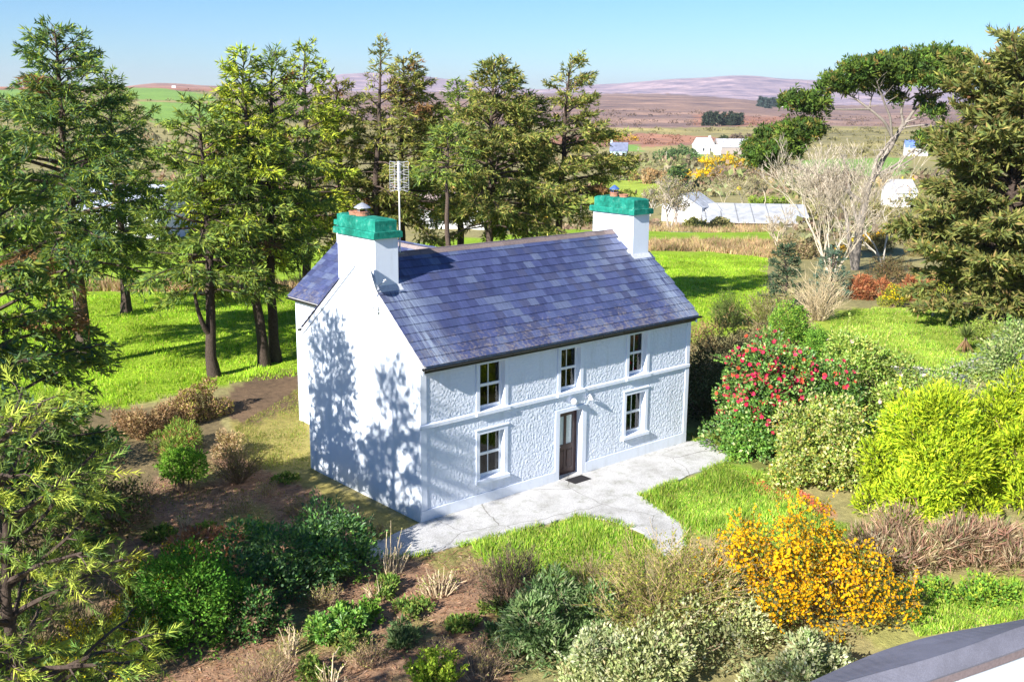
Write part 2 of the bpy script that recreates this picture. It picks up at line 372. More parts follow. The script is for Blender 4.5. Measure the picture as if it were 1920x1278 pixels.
G_FIELD = (.26, .40, .03); G_LAWN = (.33, .43, .06); G_SOIL = (.31, .195, .125); G_MOSS = (.30, .26, .085); G_DRY = (.42, .29, .17)
HEATH = (.27, .185, .155); RIDGE = (.36, .29, .34); SCRUB = (.30, .27, .12); BRACKEN = (.36, .19, .13); FARG = (.20, .34, .075)
COVER = [   # image outlines of each sort of ground cover (later ones lie over earlier ones)
    (SCRUB, [(-900, 1700), (-900, 160), (2900, 160), (2900, 1700)]),
    (HEATH, [(500, 90), (500, 222), (1000, 236), (1200, 240), (1500, 236), (2900, 250), (2900, 90)]),
    (RIDGE, [(430, 90), (430, 171), (800, 172), (1050, 176), (1250, 176), (1420, 188), (1480, 197), (2900, 200), (2900, 90)]),
    (BRACKEN, [(1010, 256), (1200, 250), (1330, 256), (1400, 266), (1200, 276), (1010, 272)]),
    (BRACKEN, [(1300, 215), (1480, 220), (1480, 236), (1300, 236)]),
    (BRACKEN, [(-900, 150), (-900, 176), (0, 174), (250, 172), (420, 172), (430, 150)]),
    (FARG, [(-900, 176), (0, 168), (40, 168), (80, 176), (90, 205), (-900, 215)]),
    (FARG, [(225, 165), (300, 165), (380, 176), (420, 190), (250, 186)]), (FARG, [(250, 190), (420, 196), (470, 220), (300, 235)]),
    (G_LAWN, [(1080, 372), (1110, 332), (1160, 328), (1235, 342), (1240, 366), (1150, 378), (1060, 400), (1020, 400)]),
    (FARG, [(1150, 272), (1195, 270), (1200, 284), (1150, 284)]), (FARG, [(1245, 290), (1320, 285), (1320, 299), (1235, 301)]),
    (FARG, [(1500, 300), (1700, 295), (1700, 330), (1500, 330)]),
    (G_FIELD, [(-900, 560), (-900, 440), (100, 440), (300, 455), (560, 462), (700, 462), (1100, 425), (1300, 420), (1470, 412), (1475, 600), (1290, 640), (900, 640), (600, 690), (540, 700), (440, 715), (240, 760), (100, 800), (-900, 900)]),
    (G_DRY, [(-300, 525), (200, 528), (450, 530), (640, 528), (640, 548), (450, 548), (200, 546), (-300, 545)]),
    (G_DRY, [(1050, 430), (1150, 432), (1230, 432), (1330, 436), (1470, 432), (1470, 420), (1250, 418), (1050, 422)]),
    (G_DRY, [(1150, 470), (1215, 453), (1300, 450), (1460, 452), (1490, 462), (1480, 486), (1330, 470), (1215, 470)]),
    ((.30, .30, .32), [(1225, 422), (1330, 418), (1345, 430), (1270, 436), (1225, 432)]),
    (SCRUB, [(1470, 420), (1700, 400), (2900, 380), (2900, 640), (1800, 650), (1720, 590), (1600, 580), (1500, 640), (1450, 620), (1430, 500)]),
    (G_LAWN, [(1530, 600), (1600, 578), (1700, 574), (1800, 575), (1940, 590), (2000, 640), (1960, 700), (1650, 720), (1560, 690), (1480, 690)]),
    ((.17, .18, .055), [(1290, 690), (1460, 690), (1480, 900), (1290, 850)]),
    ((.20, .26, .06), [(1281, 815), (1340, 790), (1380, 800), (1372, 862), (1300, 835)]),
    (G_MOSS, [(430, 800), (560, 720), (600, 780), (600, 900), (790, 985), (690, 1040), (590, 930), (480, 880)]),
    ((.16, .11, .07), [(400, 770), (440, 720), (560, 690), (566, 760), (470, 800)]),
    ((.19, .15, .08), [(-900, 800), (200, 760), (420, 780), (440, 860), (330, 900), (200, 1300), (-900, 1500)]),
    (G_SOIL, [(280, 900), (430, 850), (600, 925), (690, 1040), (880, 1020), (960, 1075), (960, 1300), (200, 1300), (200, 1000)]),
    ((.21, .31, .04), [(880, 1022), (1085, 966), (1220, 1005), (1220, 1100), (1060, 1150), (930, 1090)]),
    ((.21, .33, .04), [(1200, 930), (1365, 866), (1480, 890), (1500, 960), (1660, 1000), (1680, 1060), (1560, 1090), (1330, 1010), (1280, 988)]),
    ((.38, .18, .11), [(1392, 892), (1430, 896), (1480, 905), (1570, 965), (1500, 985), (1440, 950)]),
    (SCRUB, [(960, 1100), (1300, 1010), (1560, 1100), (1540, 1320), (960, 1320)]),
    ((.30, .30, .10), [(1560, 1110), (1940, 1060), (2200, 1060), (2200, 1220), (1660, 1220)]),
]
def cover_of(x, y, z):
    px, py = proj(np.stack([x, y, z], -1))
    px = np.nan_to_num(px, nan=-850.0); py = np.nan_to_num(py, nan=1600.0)
    j = np.clip(np.hypot(x-CAMP[0], y-CAMP[1])/120, .1, 1)
    jx = px+_fbm(x, y, .9, 3)*7; jy = py+_fbm(x+31, y-17, .9, 3)*3*np.clip(1.2-j, .3, 1)
    c = np.tile(np.array(SCRUB), (len(x), 1))
    for col, poly in COVER: c[inpoly(jx, jy, poly)] = col
    # moss and weeds spread over the bare soil in patches
    so = np.all(np.abs(c-np.array(G_SOIL)) < 1e-6, axis=1); k = np.clip(_fbm(x+5, y-3, .8, 4)-.25, 0, 1)[:, None]*so[:, None]
    return c*(1-k)+np.array([.22, .22, .07])*k
def build_terrain():
    r = [0.0, 2.0]
    while r[-1] < 6400: r.append(r[-1]+max(.25 if r[-1] > 14 else 1.5, r[-1]*.017))
    r = np.array(r)
    a = np.concatenate([np.radians(np.arange(-30, 30.01, .24)), np.radians(np.arange(33, 328, 4))])+YAW
    A, R = np.meshgrid(a, r); X = CAMP[0]+np.sin(A)*R; Y = CAMP[1]+np.cos(A)*R
    n, k = X.shape; X = X.ravel(); Y = Y.ravel(); Z = tz(X, Y)
    i = np.arange(n-1)[:, None]*k; j = np.arange(k)[None]; j2 = (j+1) % k
    F = np.stack(np.broadcast_arrays(i+j2, i+j, i+k+j, i+k+j2), -1).reshape(-1, 4)
    g = Geo(); g.add(np.stack([X, Y, Z], 1), F)
    me = g.mesh('ground', True)
    c = cover_of(X, Y, Z); d = np.hypot(X-CAMP[0], Y-CAMP[1])
    at_ = me.attributes.new('cover', 'FLOAT_COLOR', 'POINT'); at_.data.foreach_set('color', np.concatenate([c, np.ones((len(c), 1))], 1).astype(np.float32).ravel())
    hh = np.clip((d-300)/400, 0, 1)*np.where(c[:, 1] > c[:, 0]*1.25, .25, 1)
    ah = me.attributes.new('heath', 'FLOAT', 'POINT'); ah.data.foreach_set('value', hh.astype(np.float32))
    tag(link('ground', me, M_GROUND), 'garden ground, grass fields and heather hills running to the skyline', kind='structure')
build_terrain()

def sheet(name, outline, z0, z1, mat, label, kind='structure', step=None):
    """a slab with a wavy outline: world polygon extruded from z0 to z1"""
    bm = bmesh.new(); vs = [bm.verts.new((x, y, z1)) for x, y in outline]; f = bm.faces.new(vs)
    if f.normal.z < 0: bmesh.ops.reverse_faces(bm, faces=[f])
    e = bmesh.ops.extrude_face_region(bm, geom=[f])
    for v in e['geom']:
        if isinstance(v, bmesh.types.BMVert): v.co.z = z0
    bmesh.ops.recalc_face_normals(bm, faces=bm.faces); bmesh.ops.triangulate(bm, faces=[q for q in bm.faces if len(q.verts) > 4])
    me = bpy.data.meshes.new(name); bm.to_mesh(me); bm.free(); me.shade_flat()
    o = link(name, me, mat); return tag(o, label, kind=kind)
def ragged(pts, amp, step, seed, closed=True):
    r = rng(seed); out = []
    n = len(pts)
    for i in range(n if closed else n-1):
        a = np.array(pts[i], float); b = np.array(pts[(i+1) % n], float); L = np.linalg.norm(b-a); k = max(1, int(L/step))
        nrm = np.array([-(b-a)[1], (b-a)[0]])/max(L, 1e-6)
        for q in range(k): out.append(tuple(a+(b-a)*q/k+nrm*(r.normal()*amp if q else r.normal()*amp*.4)))
    return out
PATH = ragged([gp(*q)[:2] for q in [(1372, 864), (1290, 893), (1202, 930), (1240, 957), (1285, 990), (1290, 1040), (1235, 1045), (1205, 1000), (1140, 976), (1085, 967), (1000, 990), (885, 1019), (790, 1040), (690, 1050), (672, 1026)]]+[(-1.2, -.25), (-.02, -.03), (11.6, -.03), (12.6, -.4)], .035, .3, 5)
sheet('concrete_path', PATH, -.1, .045, M_CONC, 'pale worn concrete path along the front of the farmhouse and out to the gate')

# ------------------------------------------------------------------ farmhouse
HL, HD, HT = 11.56, 6.09, .36                   # length, depth, wall thickness
EZ, EY, PITCH = 4.66, -.30, .80                # eave height and overhang, roof slope
RY = HD/2; RZ = EZ+PITCH*(RY-EY)               # ridge
def roof_z(y): return EZ+PITCH*((y if y < RY else HD-y)-EY)
house = thing('farmhouse', 'white two-storey farmhouse with blue slate roof and two green-capped chimneys', 'house', (0, 0, 0))
OPEN = [  # x0, x1, z0, z1, kind
    (2.13, 3.09, .80, 2.22, 'w'), (8.43, 9.36, .88, 2.30, 'w'), (2.13, 3.09, 2.92, 4.34, 'w'), (5.39, 6.24, 2.92, 4.30, 'w'), (8.50, 9.36, 2.92, 4.34, 'w'),
    (5.38, 6.38, .05, 2.25, 'd')]
def wall_with_holes(x0, x1, z0, z1, holes, y0, y1, geo, tint=(.5, .5, .5)):
    xs = sorted({x0, x1, *[h[0] for h in holes], *[h[1] for h in holes]}); xs = [x for x in xs if x0 <= x <= x1]
    for a, b in zip(xs, xs[1:]):
        mids = sorted([(h[2], h[3]) for h in holes if h[0] <= a+1e-6 and h[1] >= b-1e-6])
        z = z0
        for q0, q1 in mids:
            if q0 > z: geo.box((a, y0, z), (b, y1, q0), tint)
            z = q1
        if z < z1: geo.box((a, y0, z), (b, y1, z1), tint)
g = Geo(); wall_with_holes(0.0, HL, -.05, roof_z(0)-.06, OPEN, 0, HT, g); g.build('front_wall', M_TRIM, house)
for nm, x0, x1 in (('gable_wall', -.02, HT), ('gable_wall', HL-HT, HL+.02)):
    g = Geo(); g.prism([(HT if x0 > 1 else -.005, -.05), (HD, -.05), (HD, roof_z(0)-.06), (RY, RZ-.07), (-.005, roof_z(0)-.06)][0:5] if x0 < 1 else [(-.005, -.05), (HD, -.05), (HD, roof_z(0)-.06), (RY, RZ-.07), (-.005, roof_z(0)-.06)], 0, x0, x1)
    g.build(nm, M_WHITE, house)
g = Geo(); g.box((HT+.005, HD-HT, -.05), (HL-HT-.005, HD-.002, roof_z(0)-.06)); g.build('rear_wall', M_WHITE, house)
g = Geo(); g.box((HT+.01, HT+.01, 2.55), (HL-HT-.01, HD-HT-.01, 2.72)); g.build('upper_floor', M_INT, house)
g = Geo(); g.box((HT+.01, 2.6, 0.02), (HL-HT-.01, 2.7, 2.54)); g.box((HT+.01, 2.6, 2.73), (HL-HT-.01, 2.7, 4.8)); g.build('inner_partition', M_INT, house)

# roughcast panels: real relief on a fine grid, one panel between each pair of plaster bands
def dash_panel(x0, x1, z0, z1, holes, seed):
    st = .028; nx = max(2, int((x1-x0)/st)); nz = max(2, int((z1-z0)/st))
    X, Z = np.meshgrid(np.linspace(x0, x1, nx), np.linspace(z0, z1, nz))
    H = np.zeros(X.size); xs, zs = X.ravel(), Z.ravel()
    for i in range(X.size):
        p = Vector((xs[i]*21, zs[i]*14.0, seed))
        H[i] = mnoise.noise(p)+.6*mnoise.noise(p*2.1)
    H = H.reshape(X.shape); Y = -.018-.015*np.clip(H+.15, -.25, .8)
    Y[0] = Y[-1] = -.004; Y[:, 0] = Y[:, -1] = -.004
    i = np.arange(nz-1)[:, None]*nx; j = np.arange(nx-1)[None]
    F = np.stack(np.broadcast_arrays(i+j, i+j+1, i+nx+j+1, i+nx+j), -1).reshape(-1, 4)
    cx = (X[:-1, :-1]+X[1:, 1:]).ravel()/2; cz = (Z[:-1, :-1]+Z[1:, 1:]).ravel()/2
    keep = np.ones(len(F), bool)
    for h in holes: keep &= ~((cx > h[0]) & (cx < h[1]) & (cz > h[2]) & (cz < h[3]))
    g = Geo(); g.add(np.stack([X, Y, Z], -1), F[keep]); g.build('roughcast_panel', M_DASH, house, True)
SURR = [(2.0, 3.23, .64, 2.37), (8.30, 9.50, .72, 2.45), (2.0, 3.23, 2.78, 4.8), (5.26, 6.38, 2.78, 4.8), (8.37, 9.50, 2.78, 4.8), (5.2, 6.56, 0, 2.38)]
dash_panel(.19, 5.2, .36, 2.79, SURR, 1.0); dash_panel(6.56, 11.40, .40, 2.79, SURR, 5.0); dash_panel(5.2, 6.56, 2.38, 2.79, [], 7.0)
for k, (a, b) in enumerate(((.19, 2.0), (3.23, 5.26), (6.38, 8.37), (9.5, 11.4))): dash_panel(a, b, 2.93, 4.55, [], 10.+k)
# smooth plaster: corner strips, plinth, string course
g = Geo()
g.box((-.021, -.05, .37), (.19, 0, 2.785)); g.box((-.021, -.05, 2.945), (.19, 0, 4.8)); g.build('corner_strip', M_TRIM, house)
g = Geo(); g.box((11.40, -.05, .41), (HL+.021, 0, 2.785)); g.box((11.40, -.05, 2.945), (HL+.021, 0, 4.8)); g.build('corner_strip', M_TRIM, house)
g = Geo(); g.box((-.022, -.055, -.02), (5.2, 0, .36)); g.build('plinth', M_TRIM, house)
g = Geo(); g.box((6.56, -.055, -.02), (HL+.022, 0, .40)); g.build('plinth', M_TRIM, house)
for a, b in ((-.023, 1.97), (3.26, 5.23), (6.41, 8.34), (9.53, HL+.023)):
    g = Geo(); g.prism([(0, 2.785), (-.075, 2.80), (-.075, 2.90), (0, 2.94)], 0, a, b); g.build('string_course', M_TRIM, house)

def sash_window(x0, x1, z0, z1, upper, curt):
    e = bpy.data.objects.new('window', None); COL.objects.link(e); e.parent = house
    s = .13
    g = Geo()           # plaster surround with a reveal
    top = min(z1+.13, 4.62)
    g.box((x0-s, -.052, z0-.02), (x0, .0, z1)); g.box((x1, -.052, z0-.02), (x1+s, .0, z1))
    if top > z1+.02: g.box((x0-s, -.052, z1), (x1+s, 0, top)); 
    if not upper: g.prism([(0, top), (-.075, top), (-.075, top+.03), (0, top+.05)], 0, x0-s-.03, x1+s+.03)
    g.build('surround', M_TRIM, e)
    g = Geo(); g.prism([(.16, z0-.001), (.16, z0+.03), (-.125, z0), (-.125, z0-.10), (0, z0-.12)], 0, x0-s-.035, x1+s+.035)
    g.build('sill', M_TRIM, e)
    y0, y1 = .15, .21; f = .06; zm = (z0+z1)/2+.03
    g = Geo(); g.box((x0+.002, y0, z0+.03), (x0+f, y1, z1-.002)); g.box((x1-f, y0, z0+.03), (x1-.002, y1, z1-.002))
    g.box((x0+f, y0, z1-f), (x1-f, y1, z1-.002)); g.box((x0+f, y0, z0+.03), (x1-f, y1, z0+.12)); g.box((x0+f, y0-.02, zm-.04), (x1-f, y1, zm+.04))
    g.build('frame', M_UPVC, e)
    xm = (x0+x1)/2
    for a, b in ((z0+.12, zm-.04), (zm+.04, z1-f)):
        g = Geo(); g.box((xm-.013, y0+.012, a), (xm+.013, y0+.04, b)); g.build('glazing_bar', M_UPVC, e)
        for c, d in ((x0+f, xm-.013), (xm+.013, x1-f)):
            g = Geo(); g.box((c, y0+.02, a), (d, y0+.03, b)); g.build('pane', M_GLASS, e)
    if curt:
        for a, b, top in ((x1-.30, x1-.02, zm), (x0+.02, x0+.10, z1)):
            n = 26; t = np.linspace(a, b, n); yy = .33+.025*np.sin(np.arange(n)*1.9)
            V = np.concatenate([np.stack([t, yy, np.full(n, z0+.03)], 1), np.stack([a+(t-a)*.8, yy, np.full(n, top)], 1)])
            g = Geo(); g.add(V, [(i, i+1, n+i+1, n+i) for i in range(n-1)]); g.build('curtain', M_CURT, e, True)
for (x0, x1, z0, z1, k) in OPEN[:5]: sash_window(x0, x1, z0, z1, z0 > 2, True)

# front door
x0, x1, z0, z1, _ = OPEN[5]
g = Geo(); g.box((x0-.18, -.053, .0), (x0, 0, z1)); g.box((x1, -.053, .0), (x1+.18, 0, z1)); g.box((x0-.18, -.053, z1), (x1+.18, 0, z1+.12)); g.build('door_surround', M_TRIM, house)
g = Geo(); g.box((x0, -.10, -.02), (x1, .30, .06)); g.build('door_step', M_CONC, house)
door = bpy.data.objects.new('front_door', None); COL.objects.link(door); door.parent = house
y0 = .22
g = Geo(); g.box((x0+.001, y0, .061), (x0+.09, y0+.08, z1-.001)); g.box((x1-.09, y0, .061), (x1-.001, y0+.08, z1-.001)); g.box((x0+.09, y0, z1-.09), (x1-.09, y0+.08, z1-.001)); g.build('door_frame', M_WOOD, door)
dx0, dx1 = x0+.09, x1-.09; dm = (dx0+dx1)/2
g = Geo()
g.box((dx0, y0+.015, .07), (dx1, y0+.03, 1.0)); 
for a, b in ((dx0, dx0+.10), (dm-.05, dm+.05), (dx1-.10, dx1)): g.box((a, y0+.005, .07), (b, y0+.06, z1-.09))
for a, b in ((dx0+.10, dm-.05), (dm+.05, dx1-.10)):
    for c, d in ((.07, .27), (.92, 1.08), (z1-.22, z1-.09)): g.box((a, y0+.005, c), (b, y0+.06, d))
g.build('door_leaf', M_WOOD, door)
for a, b in ((dx0+.10, dm-.05), (dm+.05, dx1-.10)):
    g = Geo(); g.prism([(a+.03, .32), (b-.03, .32), (b-.03, .87), (a+.03, .87)], 1, y0-.002, y0+.016); g.build('raised_panel', M_WOOD, door)
    g = Geo(); g.box((a, y0+.03, 1.08), (b, y0+.04, z1-.22)); g.build('pane', M_FROST, door)
g = Geo(); g.tube([(dx0+.06, y0+.005, 1.05), (dx0+.06, y0-.05, 1.05), (dx0+.16, y0-.055, 1.05)], .011, 8); g.build('handle', M_ALU, door)
g = Geo(); r = rng(3); g.box((5.55, -.62, .046), (6.28, -.16, .062)); o = g.build('doormat', M_MAT); tag(o, 'dark rubber doormat lying on the path before the front door', 'doormat')
def wall_lamp(x, z, label, kind):
    t = thing('wall_lamp', label, 'lamp', (x, 0, z))
    g = Geo(); g.lathe([(.0, .0), (.055, .0), (.055, .02), (.0, .02)], (0, 0, 0), 12)
    b = g.build('back_plate', M_UPVC, t); b.rotation_euler = (PI/2, 0, 0); b.location = (0, -.03, 0)
    if kind:
        g = Geo(); q = np.linspace(0, PI, 9); g.lathe([(max(.105*math.sin(a), .001), -.105*math.cos(a)) for a in q], (0, -.14, 0), 16); g.build('globe', M_OPAL, t, True)
        g = Geo(); g.tube([(0, -.05, .0), (0, -.10, .0)], .03, 8); g.build('arm', M_UPVC, t)
    else:
        g = Geo(); g.tube([(0, -.04, .0), (0, -.12, .06), (0, -.16, .03)], .014, 6); g.build('arm', M_UPVC, t)
        g = Geo(); g.lathe([(.0, .02), (.035, .02), (.09, -.09), (.085, -.09), (.03, .01), (0, .01)], (0, -.16, 0), 14); g.build('lamp_shade', M_UPVC, t)
wall_lamp(5.90, 2.58, 'round white globe lamp on the wall above the front door', True)
wall_lamp(6.62, 2.62, 'small white shaded lamp on the wall right of the globe lamp', False)

# --- main roof: each slate a piece
SL_T = [(.052, .066, .150), (.060, .075, .168), (.072, .090, .185), (.042, .051, .122), (.062, .070, .140), (.098, .120, .205), (.054, .066, .158)]
SLW, ROWS = .345, 14
slope_len = math.hypot(RY-EY, RZ-EZ); EXPO = (slope_len-.05)/ROWS
su = np.array([0, (RY-EY), (RZ-EZ)])/slope_len; sn = np.array([0, -su[2], su[1]])       # up the slope, outward
def slate_mesh(k, w=SLW-.003):
    r = rng(700+k); g = Geo(); j = r.normal(0, .0008, 4)
    w2 = w/2; L = EXPO*1.32; t0, t1 = .030, .003
    V = [(-w2+j[0], 0, t0), (w2+j[1], j[2]*.8, t0), (w2, L, t1), (-w2, L, t1), (-w2+j[0], 0, t0-.016), (w2+j[1], j[2]*.8, t0-.016), (w2, L, t1-.006), (-w2, L, t1-.006)]
    g.add(V, [(0, 1, 2, 3), (7, 6, 5, 4), (0, 4, 5, 1), (1, 5, 6, 2), (2, 6, 7, 3), (3, 7, 4, 0)], np.array(SL_T[k % len(SL_T)])*r.uniform(.9, 1.1))
    return g
slate_geos = [slate_mesh(k) for k in range(14)]
RX0, RX1 = -.06, HL+.16
def chim_hit(x, y): return (x < .80 and 2.0 < y < 4.1) or (x > HL-.82 and 2.0 < y < 4.1)
def lay_slates(parent, frame, nrow, x0, x1, expo, skip, limit, seed, slw=SLW):
    """frame: origin, along, up, normal. The nearest `limit` slates are pieces of their own, the rest one joined part"""
    o, ax, up_, nn = [np.asarray(q, float) for q in frame]; r = rng(seed); items = []
    for row in range(nrow):
        off = (row % 2)*slw/2; n = int((x1-x0)/slw)+2
        for c in range(n):
            a = max(x0, x0-off+c*slw); b = min(x1, x0-off+(c+1)*slw)
            if b-a < .07: continue
            p = o+ax*(a+b)/2+up_*(row*expo)
            if skip(p[0], p[1]+.04): continue
            items.append((p, b-a, r.integers(0, 14), r.normal(0, .002)))
    items.sort(key=lambda t: np.linalg.norm(t[0]-CAMP))
    rest = Geo(); meshes = {}
    for i, (p, wd, k, rot) in enumerate(items):
        full = abs(wd-slw) < 1e-6
        M = np.stack([ax*math.cos(rot)+up_*math.sin(rot), up_*math.cos(rot)-ax*math.sin(rot), nn], 1)
        if i < limit and full:
            if k not in meshes: meshes[k] = slate_geos[k].mesh('slate'); meshes[k].materials.append(M_SLATE)
            ob = bpy.data.objects.new('slate', meshes[k]); COL.objects.link(ob); ob.parent = parent
            mm = Matrix.Identity(4)
            for q in range(3):
                for w_ in range(3): mm[q][w_] = M[q, w_]
                mm[q][3] = p[q]
            ob.matrix_local = mm
        else:
            gg = slate_geos[k]; V = gg.v[0].copy(); V[:, 0] *= wd/SLW; rest.add(p+V@M.T, gg.q[0], gg.qc[0])
    if rest.n:
        ob = rest.build('slate_courses', M_SLATE, parent); tag(ob, kind='stuff')
rf = bpy.data.objects.new('front_roof_slope', None); COL.objects.link(rf); rf.parent = house
g = Geo()   # boarding under the slates
g.prism([(EY+.02, EZ-.03), (RY, RZ-.028), (RY, RZ-.07), (EY+.04, EZ-.09)], 0, RX0+.03, RX1-.03); g.build('roof_deck', M_SLATE, rf)
lay_slates(rf, ((0, EY, EZ), (1, 0, 0), su, sn), ROWS, RX0, RX1, EXPO, chim_hit, 300, 41)
rr = bpy.data.objects.new('rear_roof_slope', None); COL.objects.link(rr); rr.parent = house
g = Geo(); g.prism([(HD-EY-.02, EZ-.03), (RY, RZ-.028), (RY, RZ-.07), (HD-EY-.04, EZ-.09)], 0, RX0+.03, RX1-.03); g.build('roof_deck', M_SLATE, rr)
su2 = np.array([0, -su[1], su[2]]); sn2 = np.array([0, su[2], su[1]])
lay_slates(rr, ((0, HD-EY, EZ), (1, 0, 0), su2, sn2), ROWS, RX0, RX1, EXPO, chim_hit, 0, 43)
r = rng(8); n = 21; xs = np.linspace(.80, HL-.82, n+1)
for i in range(n):
    g = Geo(); a, b = xs[i]+.004, xs[i+1]-.004; h = r.normal(0, .003)
    g.prism([(RY-.17, RZ-.105+h), (RY, RZ+.045+h), (RY+.17, RZ-.105+h), (RY+.165, RZ-.125+h), (RY, RZ+.02+h), (RY-.165, RZ-.125+h)][0:3]+[(RY, RZ-.02)], 0, a, b, np.array((.20, .155, .15))*r.uniform(.8, 1.2))
    g.build('ridge_tile', M_STONE, rf)
# verge boards, fascia, gutters
for x0_, x1_ in ((-.075, -.021), (HL+.021, HL+.10)):
    for s_ in (0, 1):
        yy = lambda y: y if s_ == 0 else HD-y
        g = Geo(); g.prism([(yy(EY+.05), EZ-.10), (yy(RY-.001), RZ-.072), (yy(RY-.001), RZ-.23), (yy(EY+.05), EZ-.25)], 0, x0_, x1_); g.build('verge_board', M_TRIM, house)
g = Geo(); g.box((-.02, EY+.06, EZ-.20), (HL+.10, EY+.085, EZ-.065)); g.box((-.02, EY+.085, EZ-.20), (HL+.1, -.056, EZ-.18)); g.build('fascia', M_BLACK, house)
def gutter(y, x0, x1, z, name='gutter'):
    an = np.linspace(PI, 2*PI, 9); R = .065
    o_ = [(y+R*math.cos(a), z+R*math.sin(a)) for a in an]; i_ = [(y+(R-.008)*math.cos(a), z+(R-.008)*math.sin(a)) for a in an[::-1]]
    pr = o_+i_; n = len(pr); V = np.zeros((2*n, 3)); V[:n, 1:] = pr; V[n:, 1:] = pr; V[:n, 0] = x0; V[n:, 0] = x1
    g = Geo(); g.add(V, [(i, (i+1) % n, n+(i+1) % n, n+i) for i in range(n)])
    q = len(an)
    for base in (0, n): g.add(V[base:base+q], [(0, i, i+1) for i in range(1, q-1)])
    gt = g.build(name, M_BLACK, house)
    for k in range(int((x1-x0)/.95)):
        g = Geo(); xx = x0+.4+k*.95; g.tube([(xx, y+.07, z+.01), (xx, y+.05, z-.055), (xx, y, z-.075), (xx, y-.055, z-.05), (xx, y-.072, z+.01)], .011, 5); g.build('bracket', M_BLACK, gt)
gutter(EY-.02, -.12, HL+.22, EZ-.035); gutter(HD-EY+.02, -.12, HL+.22, EZ-.035)

# --- chimneys
def chimney(x0, x1, y0, y1, zb, zt, pots, wing=False):
    ch = bpy.data.objects.new('chimney', None); COL.objects.link(ch); ch.parent = house
    g = Geo(); g.box((x0, y0, zb), (x1, y1, zt)); g.build('stack', M_WHITE, ch)
    o = .10 if not wing else .07
    g = Geo(); g.prism([(x0-o, zt), (x1+o, zt), (x1+o, zt+.15), (x1+o-.03, zt+.19), (x0-o+.03, zt+.19), (x0-o, zt+.15)], 1, y0-o, y1+o); g.build('cap_slab', M_GREEN, ch)
    h = .30 if not wing else .2; i = .02; j = .12; zz = zt+.19
    V = [(x0+i, y0+i, zz), (x1-i, y0+i, zz), (x1-i, y1-i, zz), (x0+i, y1-i, zz), (x0+i, y0+i, zz+h), (x1-i, y0+i, zz+h), (x1-i, y1-i, zz+h), (x0+i, y1-i, zz+h),
         (x0+j, y0+j, zz+h+.05), (x1-j, y0+j, zz+h+.05), (x1-j, y1-j, zz+h+.05), (x0+j, y1-j, zz+h+.05)]
    g = Geo(); g.add(V, [(0, 1, 5, 4), (1, 2, 6, 5), (2, 3, 7, 6), (3, 0, 4, 7), (4, 5, 9, 8), (5, 6, 10, 9), (6, 7, 11, 10), (7, 4, 8, 11), (8, 9, 10, 11)]); g.build('cap_top', M_GREEN, ch)
    zz += h+.03
    for (fx, fy, rad, ht, cowl) in pots:
        px_, py_ = x0+(x1-x0)*fx, y0+(y1-y0)*fy
        g = Geo(); g.lathe([(rad*1.02, 0), (rad, ht*.75), (rad*1.12, ht*.78), (rad*1.12, ht), (rad*.8, ht), (rad*.75, 0)], (px_, py_, zz), 18); pt = g.build('chimney_pot', M_TERRA, ch, False)
        if cowl:
            g = Geo()
            for a in range(4): g.tube([(px_+rad*.8*math.cos(a*PI/2+.4), py_+rad*.8*math.sin(a*PI/2+.4), zz+ht-.02), (px_+rad*.8*math.cos(a*PI/2+.4), py_+rad*.8*math.sin(a*PI/2+.4), zz+ht+.12)], .012, 4)
            g.lathe([(rad*1.25, ht+.10), (rad*1.2, ht+.12), (rad*.7, ht+.19), (.02, ht+.25)], (px_, py_, zz), 16); g.build('cowl', cowl, pt)
    return ch
chimney(-.021, .77, 2.06, 4.05, 5.9, 7.96, [(.5, .62, .20, .15, M_ALU), (.5, .82, .17, .13, None)])
chimney(HL-.79, HL+.021, 2.06, 4.05, 5.9, 7.96, [(.45, .66, .15, .17, M_BLUE), (.5, .44, .16, .12, None)])
# lead flashing where the stacks meet the slates
for x0_, x1_ in ((-.03, .84), (HL-.86, HL+.05)):
    g = Geo(); ys = 1.86; g.prism([(ys, roof_z(ys)+.018), (2.055, roof_z(2.055)+.02), (2.055, roof_z(2.055)+.05), (ys, roof_z(ys)+.026)], 0, x0_, x1_, (.46, .48, .52)); g.build('flashing', M_STONE, house)

